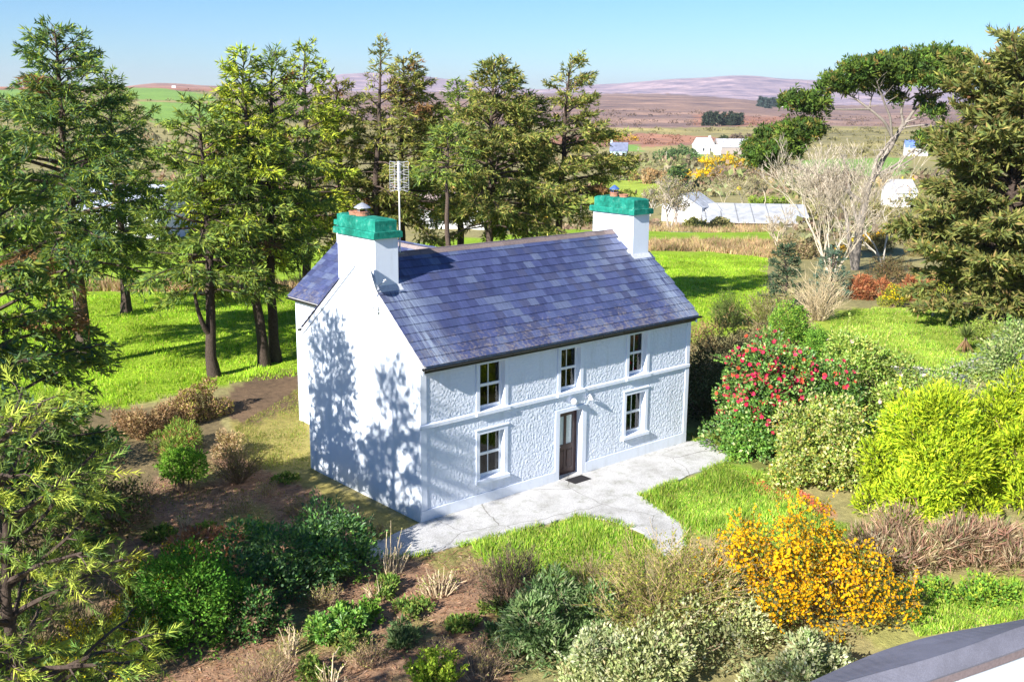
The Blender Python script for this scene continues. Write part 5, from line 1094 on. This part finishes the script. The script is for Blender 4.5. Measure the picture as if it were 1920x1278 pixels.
for k, (px, py, where) in enumerate(((610, 1130, 'below the dark rhododendron'), (770, 1150, 'below the middle pruned shrub'), (860, 1180, 'left of the dark bare-stemmed shrub'), (900, 1085, 'at the left edge of the shaded lawn'), (660, 1215, 'above the pale bottom stump'), (580, 1270, 'left of the pale bottom stump'), (450, 960, 'on the bare soil above the orange-tan shrub'), (540, 905, 'on the mossy yard by the gable'), (400, 1000, 'behind the orange-tan shrub'), (820, 1240, 'behind the bright green young shrub'), (930, 1150, 'under the dark bare-stemmed shrub'), (730, 1110, 'between two pruned shrubs'), (500, 930, 'in the middle of the bare soil'), (300, 1010, 'left of the orange-tan shrub'))):
    if k % 3 == 0: twiggy('dead_plant', 'thin dry stems '+where, S(px, py), .5, .4, .55, 262+k, 46, (3, [((.32, .28, .1), 1)], (.05, .03)), (.42, .31, .21), .006, 4, .35, 'dead plant', spread=.6, group='dead plants in the garden')
    else: bush('weed_clump', 'low green weeds '+where, S(px, py), .45, .4, .28, [((.18, .28, .06), 2), ((.28, .32, .08), 1), ((.11, .2, .05), 1)], 262+k, 800, (.11, .05), 8, up=.7, cat='weeds', stems=0, group='weeds in the bed', strays=6)
# ------------------------------------------------------------------ grass, litter and flowers on the ground (nobody could count them)
def scatter(poly_px, n, seed):
    """random ground points inside an image outline, even over the ground"""
    r = rng(seed); w_ = np.array([gp(*q)[:2] for q in poly_px]); lo, hi = w_.min(0), w_.max(0); out = np.zeros((0, 2))
    while len(out) < n:
        p = r.uniform(lo, hi, (n*2, 2)); out = np.concatenate([out, p[inpoly(p[:, 0], p[:, 1], w_)]])
    out = out[:n]; return np.concatenate([out, tz(out[:, 0], out[:, 1])[:, None]], 1), r
def grass(name, label, polys, hgt, wid, pal, seed, clump=1.0):
    g = Geo()
    for k, (poly, n) in enumerate(polys):
        P, r = scatter(poly, n, seed+k)
        big = _fbm(P[:, 0], P[:, 1], 1.1, 3); hh = hgt*np.clip(1+.45*big*clump, .35, 2.2)*r.uniform(.6, 1.3, n)
        D = unit(np.stack([r.normal(0, .35, n), r.normal(0, .35, n), np.ones(n)], 1)); a = r.uniform(0, PI, n); Sd = np.stack([np.cos(a), np.sin(a), np.zeros(n)], 1)
        C = pick(r, pal, n, .14)*np.clip(1+.24*_fbm(P[:, 0]+9, P[:, 1], .45, 4), .5, 1.6)[:, None]
        g.blade(P-[0, 0, .01], D, Sd, hh, wid*r.uniform(.7, 1.4, n), C)
    o = g.build(name, M_GRASS); tag(o, label, name.split('_')[-1] if False else 'grass', kind='stuff'); return o
PG_F = [((.28, .45, .03), 4), ((.37, .49, .05), 2), ((.19, .35, .03), 1.5), ((.47, .47, .12), .9)]
PG_L = [((.25, .40, .05), 3), ((.34, .47, .06), 2), ((.45, .49, .12), 1.2), ((.14, .28, .04), 1.4), ((.48, .40, .18), .5)]
grass('field_grass', 'bright green pasture grass in the fields behind the house', [([(-60, 560), (300, 552), (640, 555), (640, 700), (440, 718), (240, 762), (60, 800)], 46000), ([(1200, 478), (1440, 478), (1440, 560), (1380, 610), (1290, 600)], 26000)], .13, .05, PG_F, 300)
grass('lawn_grass', 'sunlit rough grass of the lawn at right', [([(1560, 600), (1600, 580), (1760, 577), (1900, 590), (1940, 650), (1800, 700), (1650, 715), (1540, 680)], 34000)], .14, .045, PG_L+[((.36, .42, .10), 1)], 310)
grass('garden_grass', 'tufted grass of the garden lawns beside the concrete path', [([(885, 1024), (1085, 972), (1215, 1008), (1200, 1090), (1060, 1140), (940, 1085)], 22000), ([(1206, 932), (1365, 872), (1480, 895), (1510, 960), (1660, 1000), (1660, 1050), (1560, 1085), (1330, 1005), (1284, 985)], 26000), ([(1690, 1150), (1900, 1090), (1980, 1130), (1920, 1160), (1720, 1195)], 9000)], .15, .035, PG_L, 320, 1.4)
grass('verge_grass', 'thin grass and weeds on the mossy yard left of the gable', [([(440, 800), (560, 730), (590, 880), (480, 880)], 5000), ([(1285, 815), (1345, 792), (1372, 860)], 3500), ([(250, 900), (600, 930), (700, 1040), (560, 1080), (300, 1050)], 2200)], .08, .03, [((.22, .28, .06), 2), ((.34, .30, .10), 2)], 330)
grass('dry_grass', 'band of tall dry grass along the field edges', [([(-60, 530), (300, 532), (640, 532), (640, 548), (300, 547), (-60, 546)], 9000), ([(1215, 456), (1300, 453), (1450, 456), (1480, 470), (1440, 484), (1330, 472), (1220, 471)], 12000), ([(1215, 424), (1330, 421), (1470, 424), (1470, 434), (1330, 436), (1220, 434)], 7000)], .55, .09, [((.50, .36, .22), 3), ((.40, .27, .16), 2), ((.34, .34, .12), 1)], 340)
r = rng(345); PO = np.array(PATH); e = (np.arange(len(PO))[:, None]+r.uniform(0, 1, (len(PO), 70))).ravel(); i0 = e.astype(int) % len(PO); f = (e % 1)[:, None]; Q = PO[i0]*(1-f)+PO[(i0+1) % len(PO)]*f; Q = Q[(Q[:, 1] < -.15)]; Q = Q+r.normal(0, .07, Q.shape); Q = Q[_fbm(Q[:, 0], Q[:, 1], 1.7, 3) > -.4]; n = len(Q)
g = Geo(); a = r.uniform(0, PI, n); g.blade(np.c_[Q, np.full(n, .01)], unit(np.stack([r.normal(0, .5, n), r.normal(0, .5, n), np.ones(n)], 1)), np.stack([np.cos(a), np.sin(a), np.zeros(n)], 1), .13*r.uniform(.5, 1.6, n), .03, pick(r, PG_L, n)); tag(g.build('path_edge_grass', M_GRASS), 'grass creeping over the edges of the concrete path', 'grass', kind='stuff')
P, r = scatter([(280, 900), (430, 850), (600, 925), (690, 1040), (880, 1025), (970, 1075), (970, 1290), (200, 1290), (200, 1000)], 18000, 350); n = len(P); a = r.uniform(0, 6.28, n); D = np.stack([np.cos(a), np.sin(a), r.normal(.08, .12, n)], 1)
g = Geo(); g.leaf(P+[0, 0, .012], unit(D), np.tile([0, 0, 1.], (n, 1))+r.normal(0, .3, (n, 3)), r.uniform(.06, .22, n), r.uniform(.012, .03, n), pick(r, [((.42, .24, .15), 3), ((.30, .17, .11), 2), ((.52, .36, .25), 1.4), ((.18, .11, .08), 1)], n), .05, .5)
tag(g.build('leaf_litter', M_LEAF), 'red-brown twigs and dead leaves strewn over the bed', 'leaf litter', kind='stuff')
P, r = scatter([(1400, 890), (1470, 900), (1560, 955), (1500, 975), (1440, 945)], 1600, 351); n = len(P); D = rdir(r, n); D[:, 2] *= .3
g = Geo(); g.leaf(P+[0, 0, .015], unit(D), rdir(r, n, 2), .08, .06, pick(r, [((.75, .12, .07), 2), ((.55, .18, .10), 2), ((.4, .2, .12), 1)], n), .1, .5); tag(g.build('fallen_petals', M_PETAL), 'fallen red petals and leaves under the red camellia', 'petals', kind='stuff')

# ------------------------------------------------------------------ low felt-roofed shed at the lower right corner
def m_felt():
    t = NT('roofing_felt'); p = t.pos()
    c = t.ramp(t.noise(p, 1.1, 6, .65), [(.35, (.15, .15, .19)), (.65, (.22, .22, .28))])
    sp = t.ramp(t.noise(p, 60, 3, .8), [(.35, (.75, .75, .75)), (.6, (1.05, 1.05, 1.05)), (.76, (1.6, 1.6, 1.55))])
    t.bsdf(t.mix(1.0, c, sp, 'MULTIPLY'), .8, t.bump(t.noise(p, 60, 3), .4, .01), .4); return t.m
M_FELT = m_felt()
def at_z(px, py, z):
    d = ray(px, py); return CAMP+d*((z-CAMP[2])/d[2])
def zline(pts, z, n=36, ext=0):
    L = np.array([at_z(x, y, z) for x, y in pts]); v = np.linspace(0, 1, len(L)); u = np.linspace(0, 1, n); L = np.stack([np.interp(u, v, L[:, j]) for j in range(3)], 1)
    for _ in range(8): L[1:-1] = (L[:-2]+L[1:-1]*2+L[2:])/4
    return L
ridge_l = zline([(1470, 1306), (1560, 1285), (1635, 1263), (1738, 1236), (1837, 1203), (1895, 1179), (1960, 1160), (2100, 1118)], 2.55)
far_l = zline([(1450, 1312), (1500, 1286), (1560, 1258), (1640, 1222), (1720, 1197), (1780, 1184), (1850, 1172), (1940, 1158), (2100, 1112)], 1.95)
near_l = zline([(1580, 1340), (1660, 1304), (1738, 1276), (1837, 1243), (1920, 1213), (1990, 1186), (2100, 1146)], 2.24)
shed = thing('shed', 'low shed with a dark felt roof in the lower right corner', 'shed', (ridge_l[18][0], ridge_l[18][1], 0)); sb = np.array([ridge_l[18][0], ridge_l[18][1], 0.0])
def ribbon(A, B, name, mat, thick=.03, tint=(.5, .5, .5)):
    n = len(A); V = np.concatenate([A, B, A-[0, 0, thick], B-[0, 0, thick]])-sb; i = np.arange(n-1)
    F = np.concatenate([np.stack([i, i+1, n+i+1, n+i], 1), np.stack([2*n+i, 3*n+i, 3*n+i+1, 2*n+i+1], 1), np.stack([i, 2*n+i, 2*n+i+1, i+1], 1), np.stack([n+i, n+i+1, 3*n+i+1, 3*n+i], 1), [[0, n, 3*n, 2*n], [n-1, 3*n-1, 4*n-1, 2*n-1]]])
    g = Geo(); g.add(V, F, tint); g.build(name, mat, shed)
ribbon(ridge_l, far_l, 'roof_slope', M_FELT); ribbon(near_l, ridge_l, 'roof_slope', M_FELT)
tv = unit(near_l-ridge_l)*[1, 1, 0]; ribbon(near_l-[0, 0, .03]-tv*.03, near_l-[0, 0, .03]-tv*.005, 'fascia', M_STONE, .16, (.24, .19, .20))
ribbon(near_l-[0, 0, .04]-tv*.22, near_l-[0, 0, .04]-tv*.09, 'wall', M_DASH, 2.3); ribbon(far_l-[0, 0, .04]+unit(ridge_l-far_l)*[1, 1, 0]*.10, far_l-[0, 0, .04]+unit(ridge_l-far_l)*[1, 1, 0]*.26, 'wall', M_DASH, 2.2)

# ------------------------------------------------------------------ farm and houses in the valley
WHT = (.80, .80, .80)
M_ROOFT = tinted('far_roof', .7, (.8, .3, .05), .35, .3); M_PANE = m_plain('dark_pane', (.03, .035, .045), .15, .6)
def cottage(name, label, px, py, length_px, depth, wall_h, roof_h, yaw_deg, wall_c, roof_c, wins=(), chim=(), over=.2, cat='house', door=None, wing=None):
    """gabled building; length axis turned yaw_deg from the camera's right. wins: (u, v0, v1, w) along the long front"""
    b = gp(px, py); k = ppm(b); L = length_px/k; t = thing(name, label, cat, b)
    t.rotation_euler.z = math.atan2(RT[1], RT[0])+math.radians(yaw_deg)
    g = Geo(); h = L/2; d = depth/2
    V = [(-h, -d, -1), (h, -d, -1), (h, d, -1), (-h, d, -1), (-h, -d, wall_h), (h, -d, wall_h), (h, d, wall_h), (-h, d, wall_h), (-h, 0, wall_h+roof_h-.03), (h, 0, wall_h+roof_h-.03)]
    g.add(V, [(0, 1, 5, 4), (1, 2, 6, 5), (2, 3, 7, 6), (3, 0, 4, 7)], wall_c); g.add(V, [(4, 8, 7), (5, 6, 9)], wall_c); g.build('wall', M_PAINTED, t)
    for s_ in (-1, 1):
        g = Geo(); e = d+over; ez = wall_h-roof_h*over/d; g.add([(-h-over, s_*e, ez), (h+over, s_*e, ez), (h+over, 0, wall_h+roof_h), (-h-over, 0, wall_h+roof_h), (-h-over, s_*e, ez-.12), (h+over, s_*e, ez-.12), (h+over, 0, wall_h+roof_h-.12), (-h-over, 0, wall_h+roof_h-.12)],
            [(0, 1, 2, 3), (4, 7, 6, 5), (0, 4, 5, 1), (1, 5, 6, 2), (3, 2, 6, 7), (0, 3, 7, 4)], roof_c); g.build('roof_slope', M_ROOFT, t)
        if cat in ('shed', 'barn'):
            rb = Geo()
            for xx in np.arange(-h, h, 2.4): rb.add([(xx, s_*e, ez+.02), (xx+.16, s_*e, ez+.02), (xx+.16, 0, wall_h+roof_h+.03), (xx, 0, wall_h+roof_h+.03)], [(0, 1, 2, 3)], np.array(roof_c)*.55)
            tag(rb.build('sheet_joints', M_ROOFT, t), kind='stuff')
    for (u, v0, v1, w_) in wins:
        g = Geo(); x = u*h; g.box((x-w_/2-.12, -d-.04, v0-.12), (x+w_/2+.12, -d-.001, v1+.12), (.85, .85, .85)); f = g.build('window', M_PAINTED, t)
        g = Geo(); g.box((x-w_/2, -d-.06, v0), (x+w_/2, -d-.042, v1)); g.build('pane', M_PANE, f)
    if door:
        g = Geo(); x = door[0]*h; g.box((x-door[1]/2, -d-.05, 0), (x+door[1]/2, -d-.002, door[2]), door[3]); g.build('door', M_PAINTED, t)
    for u in chim:
        g = Geo(); g.box((u*h-.35, -.35, wall_h+roof_h-.6), (u*h+.35, .35, wall_h+roof_h+.8), wall_c); g.build('chimney', M_PAINTED, t)
    return t
LGR = (.60, .62, .64)
cottage('farm_shed', 'white gabled farm shed beside the bare tree in the valley', 1292, 414, 62, 7, 2.6, 1.9, 52, (.68, .68, .70), (.40, .42, .46), cat='shed', door=(-.1, 1.6, 2.2, (.05, .05, .06)))
cottage('farm_shed', 'long low farm shed with a pale sheet roof right of the gabled shed', 1408, 416, 180, 15, .9, 2.0, -6, (.34, .32, .30), (.40, .41, .43), cat='shed', over=.5)
cottage('farm_shed', 'small lean shed joining the gabled shed to the long shed', 1335, 416, 44, 5, 2.0, .9, 10, (.50, .47, .43), (.44, .45, .47), cat='shed', door=(-.5, .9, 1.8, (.04, .04, .04)))
cottage('cottage', 'pale blue house with dark slate roof among the valley fields', 1160, 300, 32, 7, 3.6, 3.0, -8, (.50, .68, .72), (.16, .18, .26), [(-.6, 1.2, 2.6, .9), (0, 1.2, 2.6, .9), (.6, 1.2, 2.6, .9)], (-.9,))
cottage('cottage', 'white cottage with a chimney left of the grey barn', 1318, 288, 30, 7, 3.6, 3.0, 18, WHT, (.55, .56, .60), [(-.5, 1.2, 2.4, .9), (.5, 1.2, 2.4, .9)], (.85,))
cottage('barn', 'long grey-roofed barn partly hidden by the pine', 1372, 288, 62, 12, 3.0, 3.2, 4, (.36, .31, .28), (.46, .45, .48), cat='barn')
cottage('cottage', 'small white annexe between the white cottage and the barn', 1342, 290, 14, 5, 2.4, 1.6, 0, WHT, (.7, .7, .72))
cottage('cottage', 'white cottage with two small windows behind the twigs right of the pine', 1684, 386, 42, 6, 2.8, 2.2, 6, (.62, .62, .64), (.40, .40, .43), [(-.55, 1.0, 2.0, .9), (.1, 1.0, 2.0, .9)], ())
cottage('cottage', 'white house with a blue roof seen past the pine trunk', 1716, 292, 40, 7, 3.4, 2.6, -14, WHT, (.13, .20, .52), [(-.3, 1.0, 2.2, 1.0)], ())
cottage('cottage', 'tiny white house among trees below the far ridge', 1455, 200, 26, 9, 3.5, 3.0, 5, WHT, (.72, .72, .75))
cottage('cottage', 'tiny white house on the left skyline', 326, 165, 7, 6, 3.0, 3.0, 5, WHT, (.5, .5, .52))
cottage('bungalow', 'pale house glimpsed through the left spruces', 265, 442, 170, 9, 2.8, 2.2, -12, (.60, .62, .68), (.42, .46, .58), [(-.6, 1, 2.2, 1.4), (-.1, 1, 2.2, 1.4), (.5, 1, 2.2, 1.4)], ())
cottage('bungalow', 'second pale house glimpsed between the spruce trunks behind the roof', 845, 425, 110, 9, 2.8, 2.2, 8, WHT, (.40, .30, .28), [(-.6, 1, 2.2, 1.4), (.3, 1, 2.2, 1.4)], ())
def pole(px, py, top, label):
    b = gp(px, py); h = height_to(b, px, top); t = thing('telegraph_pole', label, 'telegraph pole', b, 'telegraph poles in the valley'); wd = max(.11, .55/ppm(b))
    g = Geo(); g.tube([(0, 0, -.3), (0, 0, h)], [wd, wd*.75], 7, (.52, .46, .38)); g.build('shaft', M_BARK, t)
    g = Geo(); g.box((-.7, -.06, h-.55), (.7, .06, h-.42), (.45, .4, .33)); g.build('crossarm', M_BARK, t)
pole(1089, 425, 358, 'telegraph pole left of the right chimney'); pole(1249, 300, 284, 'telegraph pole beside the evergreen hedge'); pole(1323, 306, 288, 'telegraph pole below the white cottage'); pole(1196, 296, 276, 'telegraph pole right of the pale blue house')

# trees and scrub in the valley
def vt(px, py, top, seed, label, spread=.7, tint=(.42, .36, .29), trunks=2, buds=None, depth=6, up=.35, r0=.14, group='bare trees in the valley'):
    b = gp(px, py); h = height_to(b, px, top); return bare_tree('bare_tree', label, b, h, spread, seed, tint, depth, max(r0, .6/ppm(b)), trunks, up=up, fork_h=.27, group=group, buds=buds, rmin=.3/ppm(b))
BUD = (3, [((.36, .30, .18), 2), ((.30, .30, .12), 1)], .22, .3)
vt(1255, 432, 326, 501, 'round-headed bare tree beside the white gabled shed', .75, (.40, .34, .28), 2, BUD)
vt(1268, 425, 365, 502, 'small bare tree tight against the white gabled shed', .8, (.36, .30, .25), 2, BUD)
vt(1352, 398, 330, 503, 'left of three bare trees behind the farm sheds', .75, (.44, .38, .26), 1, BUD); vt(1392, 396, 326, 504, 'middle one of three bare trees behind the farm sheds', .75, (.46, .40, .28), 1, BUD); vt(1428, 396, 330, 505, 'right of three bare trees behind the farm sheds', .75, (.44, .38, .28), 1, BUD)
vt(1218, 405, 352, 506, 'small grey bare tree behind the right chimney', .8, (.38, .35, .30), 2, BUD)
vt(1462, 470, 372, 507, 'bare tan tree at the end of the farm meadow', .8, (.50, .42, .30), 4, None)
b = gp(1272, 362); spruce('conifer', 'dark round conifer above the bare tree in the valley', b, 5.5, 3.2, .05, P_DARK, 508, limbs=60, top_pow=.5, cat='conifer', shoot=(.5, .2), trunk_r=.2, dead=0, dens=.8)
for k, (px, py, w_, h_, pal, lab) in enumerate((
    (1268, 292, 46, 14, [((.10, .16, .07), 1), ((.14, .21, .08), 1)], 'dark evergreen hedge left of the white cottage'), (1358, 270, 14, 14, [((.08, .10, .05), 1)], 'dark round tree in front of the grey barn'),
    (1350, 308, 60, 11, [((.75, .50, .02), 3), ((.30, .28, .06), 1)], 'upper yellow gorse bank in the valley'), (1312, 330, 46, 12, [((.80, .54, .02), 3), ((.30, .26, .06), 1)], 'lower yellow gorse bank in the valley'), (1395, 312, 30, 10, [((.70, .45, .02), 2), ((.30, .28, .08), 1)], 'yellow gorse bank beside the pine'),
    (1140, 262, 60, 5, [((.60, .38, .05), 2), ((.3, .25, .08), 1)], 'thin line of gorse above the pale blue house'), (1220, 336, 46, 16, [((.42, .27, .13), 2), ((.34, .26, .16), 1)], 'russet scrub bank in the middle of the valley'),
    (1165, 330, 50, 16, [((.30, .26, .19), 2), ((.25, .24, .13), 1)], 'grey-brown scrub bank below the pale blue house'), (1390, 330, 70, 12, [((.30, .22, .17), 2), ((.25, .21, .12), 1)], 'brown scrub bank above the bare trees'), (1395, 262, 30, 10, [((.22, .17, .13), 1)], 'dark scrub behind the grey barn'),
    (1438, 382, 40, 14, [((.30, .44, .05), 1), ((.26, .30, .08), 1)], 'lime-green bush behind the long shed'), (1352, 424, 26, 13, [((.30, .26, .12), 2), ((.22, .24, .08), 1)], 'brown bush in front of the farm sheds'), (1300, 424, 30, 9, [((.30, .30, .10), 1)], 'low bush in front of the gabled shed'),
    (1500, 470, 60, 26, [((.34, .26, .16), 2), ((.25, .22, .1), 1)], 'brown thicket at the field corner left of the pine'), (1545, 400, 60, 26, [((.30, .27, .13), 2), ((.36, .30, .18), 1)], 'olive thicket behind the bare tree'), (1640, 395, 60, 26, [((.32, .28, .13), 2), ((.22, .22, .08), 1)], 'olive thicket left of the white cottage'), (1760, 380, 70, 40, [((.24, .25, .09), 2), ((.34, .28, .13), 1)], 'olive thicket right of the white cottage'))):
    b = gp(px, py+h_*.5); q = 1/ppm(b); bush('valley_scrub', lab, b, w_*q, max(2.2, w_*q*.45), h_*1.5*q, pal, 520+k, 2600, (14*q*.18+.1, 14*q*.13+.07), 24, (.16, .3), cat='scrub', stems=0, rotz=math.atan2(RT[1], RT[0]), group='scrub banks in the valley')
ORD = 'first second third fourth fifth sixth seventh eighth ninth tenth eleventh twelfth thirteenth fourteenth'.split()
# plantation of dark conifers on the heath, and the wood below the far ridge
r = rng(560)
for k in range(14):
    px = 1321+k*5.2+r.uniform(-1, 1); b = gp(px, 236+r.normal(0, 1)); q = 1/ppm(b); spruce('conifer', ORD[k]+' dark conifer from the left in the small plantation on the heather hillside', b, (19+r.normal(0, 2))*q, 4.2*q, .12, [((.05, .07, .05), 2), ((.07, .09, .06), 1)], 570+k, limbs=22, shoot=(5*q, 2.0*q), trunk_r=.9*q, cat='conifer', group='plantation on the heather hillside', dens=.16, dead=0)
for k in range(9):
    px = 1424+k*5.5+r.uniform(-1, 1); b = gp(px, 201+r.normal(0, 1.2)); q = 1/ppm(b); spruce('conifer', ORD[k]+' bluish conifer from the left in the wood below the far ridge', b, (13+r.normal(0, 2))*q, 4.6*q, .05, [((.06, .09, .08), 2)], 590+k, limbs=20, shoot=(5*q, 2.2*q), trunk_r=.8*q, cat='conifer', group='wood below the far ridge', dens=.16, dead=0)
# countless low bushes of gorse, heather and thorn over the hills
def scrub_mass():
    g = Geo(); r = rng(600)
    a = r.uniform(_az(-60), _az(2000), 6000); R = np.exp(r.uniform(math.log(120), math.log(1300), 6000)); X = CAMP[0]+np.sin(a)*R; Y = CAMP[1]+np.cos(a)*R; Z = tz(X, Y); px, py = proj(np.stack([X, Y, Z], -1))
    C = cover_of(X, Y, Z); ok = (C[:, 1] < C[:, 0]*1.2) & (_fbm(X, Y, .02, 3) > -.35)
    for q in [(1225, 372, 1500, 450), (1150, 272, 1420, 300), (1180, 430, 1480, 600)]: ok &= ~((px > q[0]) & (px < q[2]) & (py > q[1]) & (py < q[3]))
    X, Y, Z, R, C = X[ok], Y[ok], Z[ok], R[ok], C[ok]; n = len(X); sz = (.6+R*.0020)*r.uniform(.5, 1.5, n)*np.where((R > 150) & (R < 480), r.uniform(1.0, 2.3, n), 1); K = 14
    pal = pick(r, [((.24, .17, .12), 3), ((.20, .21, .09), 3), ((.30, .24, .15), 2), ((.16, .15, .09), 2), ((.34, .32, .14), 1), ((.55, .38, .04), .2)], n, .2)
    far_ = R > 420; pal[far_] = C[far_]*r.uniform(.45, 1.0, (far_.sum(), 1))
    for k in range(K):
        D = rdir(r, n, .5); P = np.stack([X, Y, Z], 1)+D*(sz*r.uniform(.4, 1.1, n))[:, None]*np.array([1.3, 1.3, .55])+[0, 0, .1]; g.leaf(P, rdir(r, n, .5), rdir(r, n, .5), sz*.55, sz*.42, pal*r.uniform(.85, 1.15, (n, 1)), .1, .5)
    tag(g.build('hillside_scrub', M_LEAF), 'low brown and olive scrub scattered over the valley and hills', 'scrub', kind='stuff')
scrub_mass()

# ------------------------------------------------------------------ the air
def haze():
    g = Geo(); g.box((-6700, -6700, -60), (6700, 6700, 150)); t = NT('haze_air')
    v = t.n('ShaderNodeVolumePrincipled'); v.inputs['Color'].default_value = (.80, .86, 1, 1); v.inputs['Density'].default_value = 0.00008; v.inputs['Anisotropy'].default_value = 0.2
    t.l(v.outputs[0], t.out.inputs['Volume']); o = g.build('haze', t.m); tag(o, 'thin blue air between the garden and the far hills', 'haze', kind='stuff')
haze()
